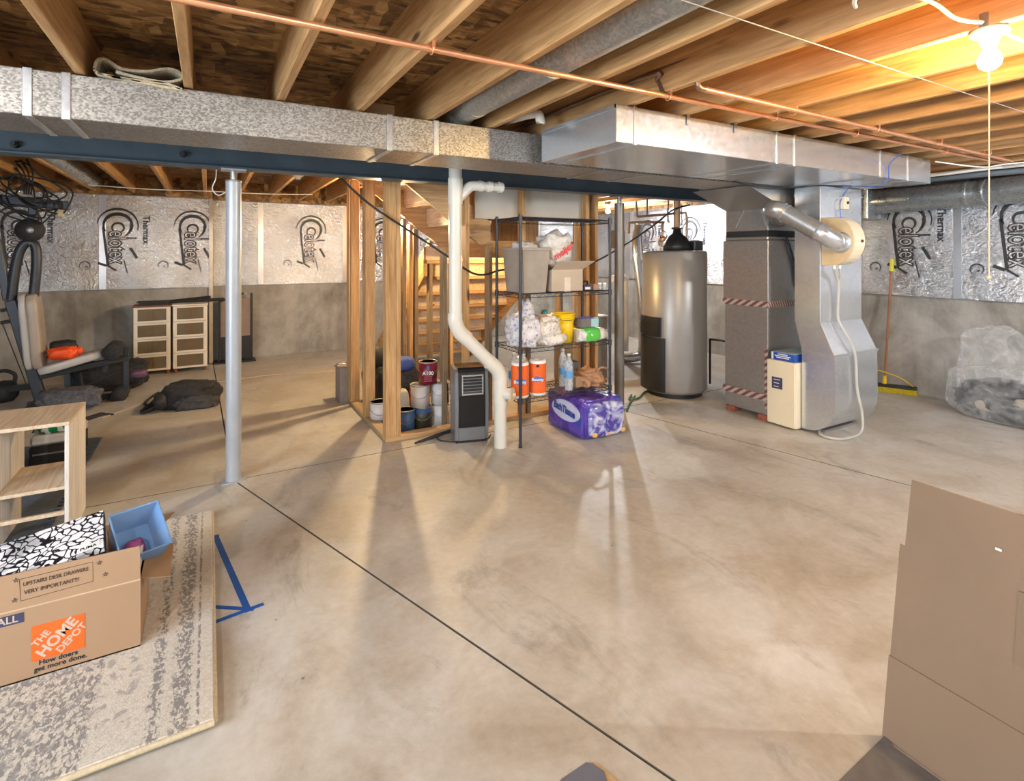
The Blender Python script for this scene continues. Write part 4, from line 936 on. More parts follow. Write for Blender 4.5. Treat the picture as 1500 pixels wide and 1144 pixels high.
# ------------------------------------------------------------ paint cans
def can(px, py_base, Y, zb_, h, r, mats, label, band=None):
    x = onY(px, 500, Y).x
    t = thing('paint_can', label, 'can', (x, Y, zb_), 'paint cans inside the stair framing')
    obj('can_body', MB().lathe((x, Y, zb_), [(0,.0),(r,0),(r,h-.004),(0,h-.004)], 32), mats, t)
    obj('rim', MB().lathe((x, Y, zb_+h-.01), [(r-.01,.004),(r-.008,.010),(r+.002,.010),(r+.003,.0),(r,-.002)], 32), M_galvd, t)
    obj('lid', MB().cyl((x, Y, zb_+h-.012), (x, Y, zb_+h-.004), r-.012, None, 32), M_galvd, t)
    a0 = math.atan2(-Y, -x)
    obj('bail_handle', MB().tube([(x+(r+.004)*math.cos(a0-1.4+2.8*i/16), Y+(r+.004)*math.sin(a0-1.4+2.8*i/16), zb_+h*.72-.055*math.sin(PI*i/16)) for i in range(17)], .0022, 6), M_galvd, t)
    if band:
        m, z0_, z1_, a_, b_ = band; q = MB(); n = 12
        for i in range(n):
            aa, bb = a0+a_+(b_-a_)*i/n, a0+a_+(b_-a_)*(i+1)/n
            q.add([(x+(r+.001)*math.cos(aa), Y+(r+.001)*math.sin(aa), zb_+z0_), (x+(r+.001)*math.cos(bb), Y+(r+.001)*math.sin(bb), zb_+z0_), (x+(r+.001)*math.cos(bb), Y+(r+.001)*math.sin(bb), zb_+z1_), (x+(r+.001)*math.cos(aa), Y+(r+.001)*math.sin(aa), zb_+z1_)], [(0,1,2,3)], True)
        obj('can_label', q, m, t)
    return t, x, a0
M_canr = plain('maroon_label', (.20,.012,.03), .35)
M_canw = plain('white_can_label', (.62,.60,.60), .4, 0, .08)
M_cang = plain('dark_olive_label', (.06,.06,.035), .4, 0, .5)
M_canb = plain('blue_can_label', (.05,.12,.30), .4, 0, .2)
YC = 4.52
can(646, 625, YC, 0.0, .193, .082, M_canw, 'white paint can on the floor under the black-labelled can')
can(645, 595, YC, .194, .193, .082, M_canw, 'white paint can with black label panel, below right of the maroon can', (M_ink, .01, .18, .35, 1.1))
can(619, 628, YC, 0, .193, .082, M_cang, 'dark olive paint can on the floor in the middle of the stack', (M_canb, .14, .18, -1.4, 1.4))
can(615, 600, YC, .194, .193, .086, M_canw, 'white paint can with red edge, below left of the maroon can', (M_red, .02, .17, -1.5, -1.1))
tt, x, a0 = can(627, 563, YC, .388, .195, .083, M_canr, 'maroon labelled paint can on top of the stack')
d = Vector((math.cos(a0), math.sin(a0), 0)); rt = Vector((-d.y, d.x, 0))
text('A100', .045, M_white, tt, rt, (0,0,1), V(x, YC, .388+.10)+d*.085, ext=.0005, bold=.001)
obj('crest', MB().box(-.013, .013, -.001, .001, -.018, .018), M_canb, tt).matrix_basis = Matrix.Translation(V(x, YC, .388+.15)+d*.0845) @ Matrix.Rotation(math.atan2(rt.y, rt.x), 4, 'Z')
for k in range(3): obj('label_line', MB().bar(V(x, YC, .388+.07-.018*k)+d*.0838-rt*.035, V(x, YC, .388+.07-.018*k)+d*.0838+rt*.035, .001, .004), plain('pink_line', (.50,.22,.25), .5), tt)
can(594, 630, 4.50, 0, .19, .08, M_canb, 'blue and white paint can left of the stack, behind the corner stud')
can(556, 620, 4.86, 0, .19, .085, M_canw, 'white paint can standing left of the corner stud')
t = thing('cooler_box', 'pale plastic jug behind the stacked paint cans', 'jug', (1.42, 4.75, 0))
obj('jug_body', MB().blob((1.52, 4.78, .15), (.085, .085, .15), 81, .05, .5, floor=0, sub=3), plain('jug', (.50,.48,.42), .4), t)
obj('jug_cap', MB().cyl((1.52, 4.78, .29), (1.52, 4.78, .32), .025), M_black, t)
t = thing('tool_bag', 'blue and black bag stowed under the stairs', 'bag', (1.62, 5.1, 0))
obj('bag_body', MB().blob((1.62, 5.12, .22), (.2, .15, .22), 82, .15, .5, floor=0, sub=4), M_fabric, t)
obj('bag_top', MB().blob((1.62, 5.08, .46), (.15, .10, .07), 83, .2, .7, sub=3), plain('blue_cloth', (.03,.07,.30), .7), t)
t = thing('shop_vacuum', 'black canister vacuum seen between the left studs', 'vacuum', (1.55, 5.3, 0))
obj('drum', MB().lathe((1.52, 5.55, 0), [(0,.03),(.13,.03),(.15,.3),(.13,.36),(0,.38)], 24), M_black, t)
obj('motor_head', MB().lathe((1.52, 5.55, .38), [(0,0),(.12,0),(.10,.14),(.05,.2),(0,.2)], 24), M_rubber, t)
for a in (0, 2, 4): obj('caster', MB().cyl((1.52+.1*math.cos(a), 5.55+.1*math.sin(a), .0), (1.52+.1*math.cos(a), 5.55+.1*math.sin(a), .04), .025, None, 12), M_black, t)
p = fl(503, 589)
t = thing('grey_box', 'grey cardboard box on the floor just left of the stud framing', 'box', (p.x, p.y, 0))
obj('carton', MB().box(p.x-.04, p.x+.12, p.y-.02, p.y+.2, 0, .36), plain('grey_card', (.28,.24,.21), .7), t, bevel=.003)
obj('loose_wires', MB().tube(cat([(p.x-.1, p.y-.02, .385), (p.x-.02, p.y+.03, .40), (p.x+.05, p.y+.02, .375), (p.x+.10, p.y+.1, .38)], 6), .006, 6).tube(cat([(p.x-.06, p.y+.08, .39), (p.x+.02, p.y+.06, .41), (p.x+.09, p.y+.0, .37)], 6), .006, 6), M_galvd, t)
# bag / roll of carpet on top of supply duct
t = thing('carpet_scrap', 'folded scrap of beige carpet lying on top of the supply duct', 'carpet', (0, 3.0, 2.33))
A0 = onY(142, 107, 2.93); B0 = onY(265, 130, 2.93)
cpts = []
def cp(px, py): q = onY(px, py, 2.93); return V(q.x, q.y, q.z)
path = cat([cp(143, 109), cp(200, 121), cp(262, 132), cp(264, 128), cp(240, 120), cp(200, 116), cp(146, 106), cp(142, 96), cp(146, 88), cp(156, 89), cp(178, 102), cp(215, 106), cp(245, 102), cp(262, 107), cp(264, 114), cp(240, 118), cp(205, 112), cp(170, 103)], 4)
lo = min(q.z for q in path)
path = [V(q.x, q.y, q.z-lo+2.336) if False else q for q in path]
obj('carpet_strip', MB().strip(path, (0, .18, 0), .011), plain('beige_pile', (.50,.42,.29), .95, 0, .25, .9, 60), t)
# ------------------------------------------------------------ drawer units at the back wall
def drawer_unit(px0, px1, label, topm):
    Y0 = 8.12; x0 = onY(px0, 500, Y0).x; x1 = onY(px1, 500, Y0).x-.01
    hgt = .86
    t = thing('drawer_unit', label, 'drawers', ((x0+x1)/2, Y0+.17, 0), 'white drawer units by the back wall')
    obj('carcass', MB().box(x0, x1, Y0+.012, Y0+.34, .05, hgt), M_white_w, t, bevel=.003)
    obj('top_board', MB().box(x0-.012, x1+.008, Y0-.01, Y0+.345, hgt, hgt+.02), topm, t, bevel=.003)
    hh = (hgt-.05)/4
    for k in range(4):
        z0 = .05+hh*k
        d = obj('drawer', MB().box(x0+.004, x0+.045, Y0-.006, Y0+.01, z0+.004, z0+hh-.004).box(x1-.045, x1-.004, Y0-.006, Y0+.01, z0+.004, z0+hh-.004).box(x0+.045, x1-.045, Y0-.006, Y0+.01, z0+.004, z0+.03).box(x0+.045, x1-.045, Y0-.006, Y0+.01, z0+hh-.025, z0+hh-.004), M_white_w, t, bevel=.002)
        obj('window_pane', MB().box(x0+.045, x1-.045, Y0-.002, Y0+.004, z0+.03, z0+hh-.025), plain('olive_tinted_plastic', (.16,.125,.07), .25, 0, .12), d)
        obj('mid_strip', MB().box((x0+x1)/2-.022, (x0+x1)/2-.016, Y0-.005, Y0-.002, z0+.03, z0+hh-.025).box((x0+x1)/2+.014, (x0+x1)/2+.02, Y0-.005, Y0-.002, z0+.03, z0+hh-.025), M_redwood, d)
    for x in (x0+.03, x1-.03):
        for y in (Y0+.03, Y0+.30): obj('foot', MB().cyl((x, y, 0), (x, y, .05), .018, .024, 12), M_redwood, t)
    return x0, x1, hgt+.02
x0, x1, zt_ = drawer_unit(195, 251, 'left white four-drawer unit with a reddish wooden top', M_redwood)
x2_, x3_, _ = drawer_unit(253, 305, 'right white four-drawer unit with a white top, near the wall corner', M_white_w)
obj('black_tray', MB().box(x0+.05, x1-.02, 8.15, 8.35, zt_, zt_+.035).box(x0+.03, x1, 8.13, 8.37, zt_+.035, zt_+.045), M_rubber, None, 'flat dark tray lying on the left drawer unit', 'tray')
obj('folded_tripod', MB().tube([(x1-.1, 8.25, zt_+.03), (.18, 8.13, zt_+.045)], .022, 8).tube([(x1-.05, 8.32, zt_+.03), (.02, 8.2, zt_+.08)], .016, 8), M_fabric, None, 'long black folded tripod laid across both drawer units', 'tripod')
p = fl(328, 531)
t = thing('black_stand', 'black framed upright board standing behind the light grey column', 'stand', (p.x, p.y, 0))
obj('frame_bar', MB().bar((p.x-.06, p.y, .02), (p.x-.06, p.y, .86), .03, .03).bar((p.x-.06, p.y, .86), (p.x+.25, p.y, .97), .03, .03).bar((p.x+.35, p.y, .02), (p.x+.35, p.y, .97), .03, .03), M_black, t)
obj('panel', MB().box(p.x-.04, p.x+.34, p.y-.005, p.y+.01, .36, .90), plain('dusty_pink', (.26,.19,.16), .6), t)
obj('lower_panel', MB().box(p.x-.04, p.x+.34, p.y-.01, p.y+.02, .04, .36), M_black, t)
obj('base', MB().box(p.x-.12, p.x+.40, p.y-.12, p.y+.12, 0, .02), M_black, t)
# ------------------------------------------------------------ home gym
GY = 7.05
def G(px, py, Y=GY): return onY(px, py, Y)
t = thing('exercise_machine', 'charcoal home gym with a padded bench and back rest', 'gym machine', (-1.4, GY, 0))
obj('crossbar', MB().bar(G(-20, 290), G(103, 302), .08, .09, (0,0,1)), M_frame, t, bevel=.01)
obj('upright', MB().bar(G(50, 300), G(44, 350), .07, .07, (0,1,0)), M_frame, t, bevel=.008)
obj('pulley', MB().lathe(G(44, 337, GY-.06), [(0,-.02),(.115,-.02),(.115,-.008),(.10,0),(.115,.008),(.115,.02),(0,.02)], 32, (0,-1,0)), M_rubber, t)
obj('pulley_hub', MB().lathe(G(44, 337, GY-.085), [(0,0),(.03,0),(.03,.01),(.012,.014),(0,.014)], 20, (0,-1,0)), M_cord, t)
obj('yoke', MB().tube(cat([G(16, 440), G(22, 395), G(30, 365), G(42, 355), G(52, 362), G(53, 395), G(46, 460)], 6), .045, 8), M_frame, t)
obj('main_frame', MB().bar(G(16, 440), G(62, 592), .09, .075, (0,1,0)), M_frame, t, bevel=.008)
obj('left_arm', MB().bar(G(-6, 350), G(12, 440), .07, .06, (0,1,0)), M_frame, t, bevel=.008)
for py in (455, 473): obj('arm_bracket', MB().bar(G(1, py), G(22, py-4), .035, .04, (0,1,0)), M_rubber, t, bevel=.005)
for py in (441, 456): obj('adjustment_knob', MB().cyl(G(48, py), G(57, py), .025, .03, 14), M_black, t)
a, b = G(29, 428), G(55, 541)
def pad(a, b, w_, th, m, nm, lb=None):
    d = (b-a); L = d.length; d.normalize(); s_ = V(0,1,0); n_ = d.cross(s_).normalized()
    mb2 = MB(); mb2.M = Matrix(((d.x, s_.x, n_.x, (a.x+b.x)/2), (d.y, s_.y, n_.y, (a.y+b.y)/2), (d.z, s_.z, n_.z, (a.z+b.z)/2), (0,0,0,1)))
    mb2.blob((0,0,0), (L/2, w_/2, th/2), 1, .02, .38, sub=4)
    return obj(nm, mb2, m, t, lb)
pad(G(29, 430)+V(.10,0,0), G(52, 540)+V(.04,0,0), .26, .10, M_gym, 'backrest', 'taupe padded back rest')
pad(G(29, 430)+V(.03,0,0), G(52, 540)+V(-.03,0,0), .24, .07, M_gymw, 'backrest_shell')
pad(G(58, 543), G(152, 516), .30, .09, M_gymw, 'seat', 'pale padded seat')
obj('seat_frame', MB().bar(G(55, 552), G(190, 523), .06, .06, (0,1,0)), M_rubber, t, bevel=.005)
obj('front_leg', MB().bar(G(185, 508), G(184, 586), .05, .045, (0,1,0)), M_frame, t, bevel=.005)
obj('front_foot', MB().bar(G(184, 586)+V(0,-.2,-.02), G(184, 586)+V(0,.2,-.02), .05, .04), M_frame, t, bevel=.005)
obj('center_leg', MB().bar(G(98, 545), G(102, 586), .05, .05, (0,1,0)), M_frame, t)
for (px, py, r_) in ((167, 513, .085), (176, 576, .075)):
    q = G(px, py); obj('foam_roller', MB().lathe(q-V(0,.18,0), [(0,0),(r_*.85,0),(r_,.03),(r_,.33),(r_*.85,.36),(0,.36)], 24, (0,1,0)), M_fabric, t)
obj('strap', MB().bar(G(160, 520), G(153, 545), .04, .02, (0,1,0)), M_rubber, t)
obj('base_rail', MB().bar(G(-10, 572, 7.4), G(50, 565, 7.3), .07, .06), M_frame, t)
obj('base_rail', MB().box(G(50,590).x-.05, G(184,590).x, GY-.03, GY+.03, .0, .05), M_frame, t)
obj('steel_cable', MB().tube([G(2, 470), G(42, 572)], .005, 6), M_black, t)
obj('steel_cable', MB().tube(cat([G(118, 546), G(122, 565), G(140, 580), G(175, 584)], 5), .012, 6).tube([G(125, 565), G(180, 543)], .012, 6), M_rubber, t)
obj('cross_foot', MB().box(G(62,590).x-.08, G(62,590).x+.08, GY-.35, GY+.35, 0, .06), M_frame, t, bevel=.008)
t = thing('resistance_pad', 'bright orange folded vest lying on the pale seat of the gym machine', 'vest', G(95, 520))
q = G(95, 518)
obj('cloth', MB().blob(q+V(0,-.08,.02), (.12, .09, .06), 91, .35, .6, sub=3).blob(q+V(.11,-.06,.03), (.05, .04, .035), 92, .3, .7, sub=2), M_safety, t)
obj('dark_lining', MB().blob(q+V(-.02,.06,.06), (.11, .06, .07), 93, .3, .7, sub=3), M_rubber, t)
# tangled cables over the machine
rnd = random.Random(3)
m = MB()
for k in range(8):
    cx_, cy_ = 45+rnd.uniform(-25, 15), 282+rnd.uniform(-14, 14); rx, ry = rnd.uniform(25, 52), rnd.uniform(18, 42); ph = rnd.uniform(0, 6)
    pts_ = [G(cx_+rx*math.cos(a+ph*0)+6*math.sin(3*a+ph), cy_+ry*math.sin(a)*.8+rx*.35*math.cos(a)+4*math.cos(2*a+ph), GY-.10+.05*math.sin(2*a+ph)) for a in [2*PI*i/14 for i in range(14)]]
    m.tube(cat(pts_, 4, True), .008, 6, closed=True)
for k in range(4): m.tube(cat([G(12+k*9, 236-k, GY-.05), G(30+k*6, 255, GY-.1), G(36+k*3, 285, GY-.09)], 5), .008, 6)
obj('cable_coil', m, M_rubber, None, 'tangle of black cables hung over the top of the gym machine', 'cables')
obj('cable_plug', MB().bar(G(90, 307, GY-.12), G(89, 318, GY-.12), .05, .05, (0,1,0)), plain('tan_plug', (.50,.40,.22), .5), None, 'tan plug at the end of the tangled black cables', 'plug', bevel=.006)
# things around the gym machine
def lump(name, px, py, sx, sy, sz, m, label, cat_, seed, amp=.25, sq=.7, **k):
    p = fl(px, py)
    return obj(name, MB().blob((p.x, p.y, sz*.9), (sx, sy, sz), seed, amp, sq, floor=0), m, None, label, cat_, **k)
obj('pillow', MB().blob((-1.18, 7.02-.32, .12), (.24, .13, .10), 101, .3, .6, floor=.0), M_fabricg, None, 'grey bundled cushion on the floor under the gym bench', 'cushion')
obj('duffel_bag', MB().blob((-.98, 7.55, .16), (.36, .2, .16), 102, .2, .55, floor=0), M_fabric, None, 'long black duffel bag behind the gym bench', 'bag')
t = thing('helmet', 'black and purple helmet on the floor left of the drawer units', 'helmet', (-.72, 7.55, 0))
obj('shell', MB().blob((-.74, 7.5, .14), (.12, .14, .13), 103, .06, .9, floor=0, sub=3), M_black, t)
obj('visor', MB().blob((-.70, 7.40, .17), (.09, .06, .05), 104, .06, .8, sub=3), plain('purple_visor', (.16,.08,.16), .3), t)
p = fl(5, 588)
t = thing('kettlebell', 'black kettlebell at the left edge beside the gym machine', 'weight', (p.x, p.y, 0))
obj('bell', MB().lathe((p.x, p.y, 0), [(0,0),(.08,0),(.12,.05),(.13,.12),(.09,.2),(0,.22)], 24), M_rubber, t)
obj('handle', MB().tube(cat([(p.x-.08, p.y, .17), (p.x-.09, p.y, .27), (p.x, p.y, .32), (p.x+.09, p.y, .27), (p.x+.08, p.y, .17)], 5), .018, 10), M_rubber, t)
obj('strap', MB().bar(fl(122, 615, .015), fl(150, 606, .015), .05, .025).bar(fl(148, 606, .015), fl(166, 607, .01), .02, .012), M_fabric, None, 'short black strap lying on the floor right of the pine shelf', 'strap')
# backpack
bp = fl(246, 601)
t = thing('backpack', 'slack black backpack lying on the floor before the drawer units', 'backpack', (bp.x, bp.y, 0))
obj('bag_body', MB().blob((bp.x+.17, bp.y+.12, .09), (.28, .18, .15), 111, .20, .75, 2.0, floor=0, sub=5, fine=.18), M_fabric, t)
obj('front_pocket', MB().blob((bp.x+.24, bp.y-.02, .05), (.19, .10, .065), 112, .25, .6, floor=0), plain('dark_grey_cloth', (.055,.055,.06), .85, 0, .3, .3, 40), t)
obj('mesh_opening', MB().blob((bp.x-.06, bp.y+.0, .09), (.06, .09, .075), 113, .2, .8, floor=0, sub=3), M_rubber, t)
for pts_ in ([(235, 578), (222, 590), (207, 602), (214, 598), (232, 592)], [(232, 575), (220, 583), (212, 592), (222, 592), (236, 586)], [(262, 592), (240, 594), (220, 602), (206, 605)]):
    obj('shoulder_strap', MB().tube(cat([fl(a, b, .018) for a, b in pts_], 6), .013, 6), M_fabric, t)
obj('top_loop', MB().tube(cat([fl(300, 577, .08), fl(310, 572, .12), fl(311, 582, .05)], 6), .011, 6), M_fabric, t)
obj('floor_cord', MB().tube(cat([fl(150, 612, .006), fl(200, 594, .006), fl(262, 578, .006) + V(0,.35,0), fl(330, 558, .006), fl(400, 549, .006), fl(460, 546, .006), fl(506, 540, .006)], 6), .005, 6), plain('pale_cord', (.62,.48,.33), .6), None, 'pale cord trailing across the floor behind the light grey column', 'cord')
# ------------------------------------------------------------ foam mat and things behind the pine shelf
t = thing('foam_mat', 'dark foam puzzle mat on the floor behind the pine shelf', 'mat', (-1.3, 4.9, 0))
M_foam = plain('slate_foam', (.12,.15,.19), .8, 0, .15, .3, 30)
def foam_tile(x, y, s_=.62):
    m = MB(); h = .012; m.box(x-s_, x, y, y+s_, 0, h); n = 11
    for k in range(n):
        yy = y+s_*(k+.25)/n; m.hexa([(x, yy+.008, 0), (x+.026, yy, 0), (x+.026, yy+s_/n*.55, 0), (x, yy+s_/n*.5-.008, 0)], [(x, yy+.008, h), (x+.026, yy, h), (x+.026, yy+s_/n*.55, h), (x, yy+s_/n*.5-.008, h)])
    obj('foam_tile', m, M_foam, t)
for i in range(3):
    for j in range(3): foam_tile(-.80-.66*i, 3.72+.62*j)
t = thing('storage_box', 'blue-grey plastic box standing on the foam mat behind the shelf', 'box', (-1.25, 4.6, 0))
obj('body', MB().box(-1.42, -1.13, 4.42, 4.80, .012, .42), plain('blue_grey_plastic', (.30,.36,.48), .5), t, bevel=.008)
obj('side_board', MB().box(-1.13, -1.10, 4.42, 4.84, .012, .46), M_pinew, t)
obj('rim', MB().box(-1.44, -1.10, 4.40, 4.82, .46, .475), M_rubber, t)
t = thing('printer', 'white low printer on the foam mat seen through the shelf', 'printer', (-1.0, 5.1, 0))
obj('body', MB().box(-1.12, -.84, 5.05, 5.40, .15, .22), M_white, t, bevel=.015)
obj('lower_tray', MB().box(-1.12, -.84, 5.03, 5.40, .012, .15), M_black, t, bevel=.008)
obj('tray_line', MB().box(-1.10, -.86, 5.022, 5.03, .09, .10), M_galvd, t)
t = thing('snack_bag', 'green and white striped bag lying on the white printer', 'bag', (-.98, 5.2, .22))
def stripe2():
    t_ = NT('green_stripes'); wv = t_.n('ShaderNodeTexWave'); wv.inputs['Scale'].default_value = 5; wv.inputs['Distortion'].default_value = 1.5; t_.l(t_.coord(rot=(0,0,.8)), wv.inputs[0])
    return t_.set(col=t_.ramp(wv.outputs['Fac'], [(.4, (.0,.28,.10)), (.5, (.05,.42,.18)), (.6, (.75,.8,.76))], 'CONSTANT'), rough=.35)
obj('wrapper', MB().blob((-.98, 5.2, .26), (.14, .13, .045), 121, .2, .6, floor=.222, sub=3), stripe2(), t)
# ------------------------------------------------------------ pine shelf unit
t = thing('pine_shelf', 'small unfinished pine shelf unit at the left behind the carton', 'shelf', (-.9, 3.88, 0))
sx0, sx1, sy0, sy1, sh = -1.02, -.65, 3.66, 4.10, .645
obj('side_panel', MB().box(sx1-.02, sx1, sy0, sy1, 0, sh-.02), M_pinew, t, bevel=.002)
obj('side_panel', MB().box(-.965, -.945, sy0, sy1, 0, sh-.02), M_pinew, t, bevel=.002)
obj('top_board', MB().box(sx0-.1, sx1+.001, sy0-.001, sy1, sh-.02, sh), M_pine, t, bevel=.002)
obj('shelf_board', MB().box(-.945, sx1-.02, sy0, sy1, .285, .303), M_pine, t, bevel=.002)
obj('lower_rail', MB().box(-.945, sx1-.02, sy0, sy0+.02, .15, .17), M_pine, t, bevel=.002)
obj('side_panel', MB().box(-1.12, -1.10, sy0, sy1, 0, sh-.02), M_pinew, t, bevel=.002)
# ------------------------------------------------------------ rug
RGx0, RGx1, RGy0, RGy1 = -1.6, .016, 1.985, 3.60
def rugmat():
    t_ = NT('rug_weave'); co = t_.coord(); sp = t_.n('ShaderNodeSeparateXYZ'); t_.l(t_.coord((1,1,1)), sp.inputs[0]); X = sp.outputs[0]
    n1 = t_.noise(t_.coord((1, 1, 1)), 30, 3, .6, 1.2); n2 = t_.noise(co, 13, 4, .65, 2.0); n3 = t_.noise(t_.coord((1.3, .7, 1)), 60, 3, .6, .8)
    base = t_.mix(t_.ramp(t_.noise(co, 90, 2), [(.3, 0), (.7, 1)]), (.47,.42,.35), (.60,.56,.49))
    d = t_.math('MULTIPLY', t_.math('SUBTRACT', RGx1, X), 1.0)   # distance from the right edge
    dn = t_.ramp(d, [(0, 0), (.040, 0), (.048, .9), (.056, 0), (.085, .85), (.145, .12), (.17, .65), (.215, .08), (.24, .25), (.32, .05), (.34, .22), (.36, .5)])
    thr = t_.math('MULTIPLY', dn, t_.ramp(n3, [(.42, 1), (.58, .25)]))
    m1 = t_.ramp(t_.math('MULTIPLY', thr, t_.math('MULTIPLY', n1, 2.0)), [(.22, 0), (.42, .9)])
    fieldm = t_.ramp(d, [(.21, 0), (.25, 1)]); m2 = t_.math('MULTIPLY', t_.ramp(n2, [(.54, 0), (.60, .7)]), fieldm)
    c = t_.mix(m1, base, (.17,.16,.15)); c = t_.mix(m2, c, (.24,.23,.22))
    t_.set(col=c, rough=.95, sheen=.2); t_.bump(t_.noise(co, 160, 2), .5, .004); return t_.m
t = thing('area_rug', 'cream rug with faded grey pattern under the cardboard box', 'rug', (-.8, 2.8, 0))
obj('pile', MB().box(RGx0, RGx1, RGy0, RGy1, .018, .038), rugmat(), t, bevel=.004)
obj('rug_pad', MB().box(RGx0, RGx1-.012, RGy0+.012, RGy1-.01, 0, .018), plain('rug_backing', (.34,.28,.20), .95, 0, .1, .3, 60), t)
obj('bound_edge', MB().tube([(RGx1+.002, RGy0, .026), (RGx1+.002, RGy1, .026)], .008, 8).tube([(RGx0, RGy0-.002, .026), (RGx1, RGy0-.002, .026)], .010, 8), plain('rug_binding', (.55,.46,.31), .9, 0, .15, .4, 80), t)
# ------------------------------------------------------------ blue tape on the floor
t = thing('blue_tape', 'blue painter tape marking a corner on the floor beside the rug', 'tape', fl(360, 893))
def tstrip(a, b, wd=.024, z_=.0012):
    A_, B_ = fl(*a), fl(*b); d = (B_-A_).normalized(); s_ = V(-d.y, d.x, 0)*wd/2
    obj('tape_strip', MB().prism([A_+s_, A_-s_, B_-s_, B_+s_], (0,0,z_)), M_blue, t)
tstrip((315, 784), (364, 896), .028, .001); tstrip((312, 889), (372, 893), .02, .002); tstrip((314, 912), (386, 885), .02, .003); tstrip((310, 787), (321, 785), .02, .002)
# ------------------------------------------------------------ moving box
BX0, BX1, BY0, BY1, BZ0 = -.70, -.228, 2.49, 2.81, .038
BH = .295
t = thing('moving_box', 'open brown moving box with an orange logo standing on the rug', 'box', (-.45, 2.7, BZ0))
obj('box_body', openbox(BX0, BX1, BY0, BY1, BZ0, BH, 0, .005), M_card, t)
obj('front_flap', MB().hexa([(BX0,BY0,BH),(BX1,BY0,BH),(BX1,BY0+.005,BH),(BX0,BY0+.005,BH)], [(BX0,BY0+.012,BH+.122),(BX1-.004,BY0+.012,BH+.122),(BX1-.004,BY0+.017,BH+.122),(BX0,BY0+.017,BH+.122)]), M_card, t)
obj('side_flap', MB().hexa([(BX1,BY0+.005,BH),(BX1,BY1,BH),(BX1-.005,BY1,BH),(BX1-.005,BY0+.005,BH)], [(BX1+.095,BY0+.02,BH-.03),(BX1+.095,BY1+.0,BH-.03),(BX1+.09,BY1,BH-.026),(BX1+.09,BY0+.02,BH-.026)]), M_cardd, t)
obj('back_flap', MB().hexa([(BX0,BY1,BH),(BX1,BY1,BH),(BX1,BY1-.005,BH),(BX0,BY1-.005,BH)], [(BX0+.02,BY1+.13,BH+.045),(BX1+.09,BY1+.13,BH+.045),(BX1+.09,BY1+.125,BH+.05),(BX0+.02,BY1+.125,BH+.05)]), M_cardd, t)
obj('crease', MB().box(BX0, BX1, BY0-.0015, BY0, BH-.003, BH+.002), plain('crease_line', (.56,.40,.26), .8), t)
fy = BY0-.0012
def fr(px, py): q = onY(px, py, BY0); return q
# orange logo square, tilted lettering
c0, c1 = fr(48, 950), fr(124, 940)
lx0, lx1 = fr(46, 950).x, fr(124, 940).x; lz1 = fr(85, 908).z; lz0 = lz1-(lx1-lx0)*.84
lg = obj('logo_square', MB().box(lx0, lx1, fy-.0005, BY0, lz0, lz1), M_orange, t)
lc = V((lx0+lx1)/2, fy-.001, (lz0+lz1)/2); dr = V(.72, 0, .70); du = V(-.70, 0, .72); S_ = lx1-lx0
M_cardt = plain('bare_card_lettering', (.52,.42,.33), .8, 0, .03)
text('THE', S_*.21, M_cardt, lg, dr, du, lc+du*S_*.28-dr*S_*.16, ext=.0004, bold=.0008)
text('HOME', S_*.33, M_cardt, lg, dr, du, lc+du*S_*.02+dr*S_*.0, ext=.0004, bold=.0018)
text('DEPOT', S_*.225, M_cardt, lg, dr, du, lc-du*S_*.24+dr*S_*.12, ext=.0004, bold=.0008)
text('How doers', .024, M_ink, t, (1,0,0), (0,0,1), (lx0+.075, fy, lz0-.010), ext=.0003, bold=.0004)
text('get more done.', .024, M_ink, t, (1,0,0), (0,0,1), (lx0+.082, fy, lz0-.031), ext=.0003, bold=.0004)
sx_ = fr(35, 910).x; sz = fr(17, 908).z
sp_ = obj('size_mark', MB().box(sx_-.135, sx_, fy-.0005, BY0, sz-.017, sz+.017), M_navy, t)
text('SMALL', .034, M_cardt, sp_, (1,0,0), (0,0,1), (sx_-.064, fy-.001, sz), ext=.0003, bold=.0006)
# handwriting on the flap
def fp(px, py): q = fr(px, py); return V(q.x, BY0-.0006+.012*max(0, (q.z-BH)/.122), q.z)
def pen(pts, r=.0009): return MB().tube([fp(*p) for p in pts], r, 5)
obj('pen_outline', MB().tube([fp(27, 851), fp(135, 825), fp(136, 852), fp(30, 881), fp(27, 851)], .0008, 5), M_ink, t)
uu = (fp(135, 825)-fp(27, 851)); 
text('UPSTAIRS DESK DRAWERS', .019, M_ink, t, (1,0,.015), (0,.09,1), fp(82, 846)-V(0,.001,0), 'handwriting', .0003, 0, sx=.82)
text('VERY IMPORTANT!!!', .019, M_ink, t, (1,0,.015), (0,.09,1), fp(76, 859)-V(0,.001,0), 'handwriting', .0003, 0, sx=.9)
for (px, py) in ((22, 852), (21, 880), (145, 826), (154, 842)):
    q = fp(px, py); pts_ = [q+V(.009*math.cos(PI/2+4*PI*i/5), -.001, .009*math.sin(PI/2+4*PI*i/5)) for i in range(6)]
    obj('pen_star', MB().tube(pts_, .0007, 5), M_ink, t)
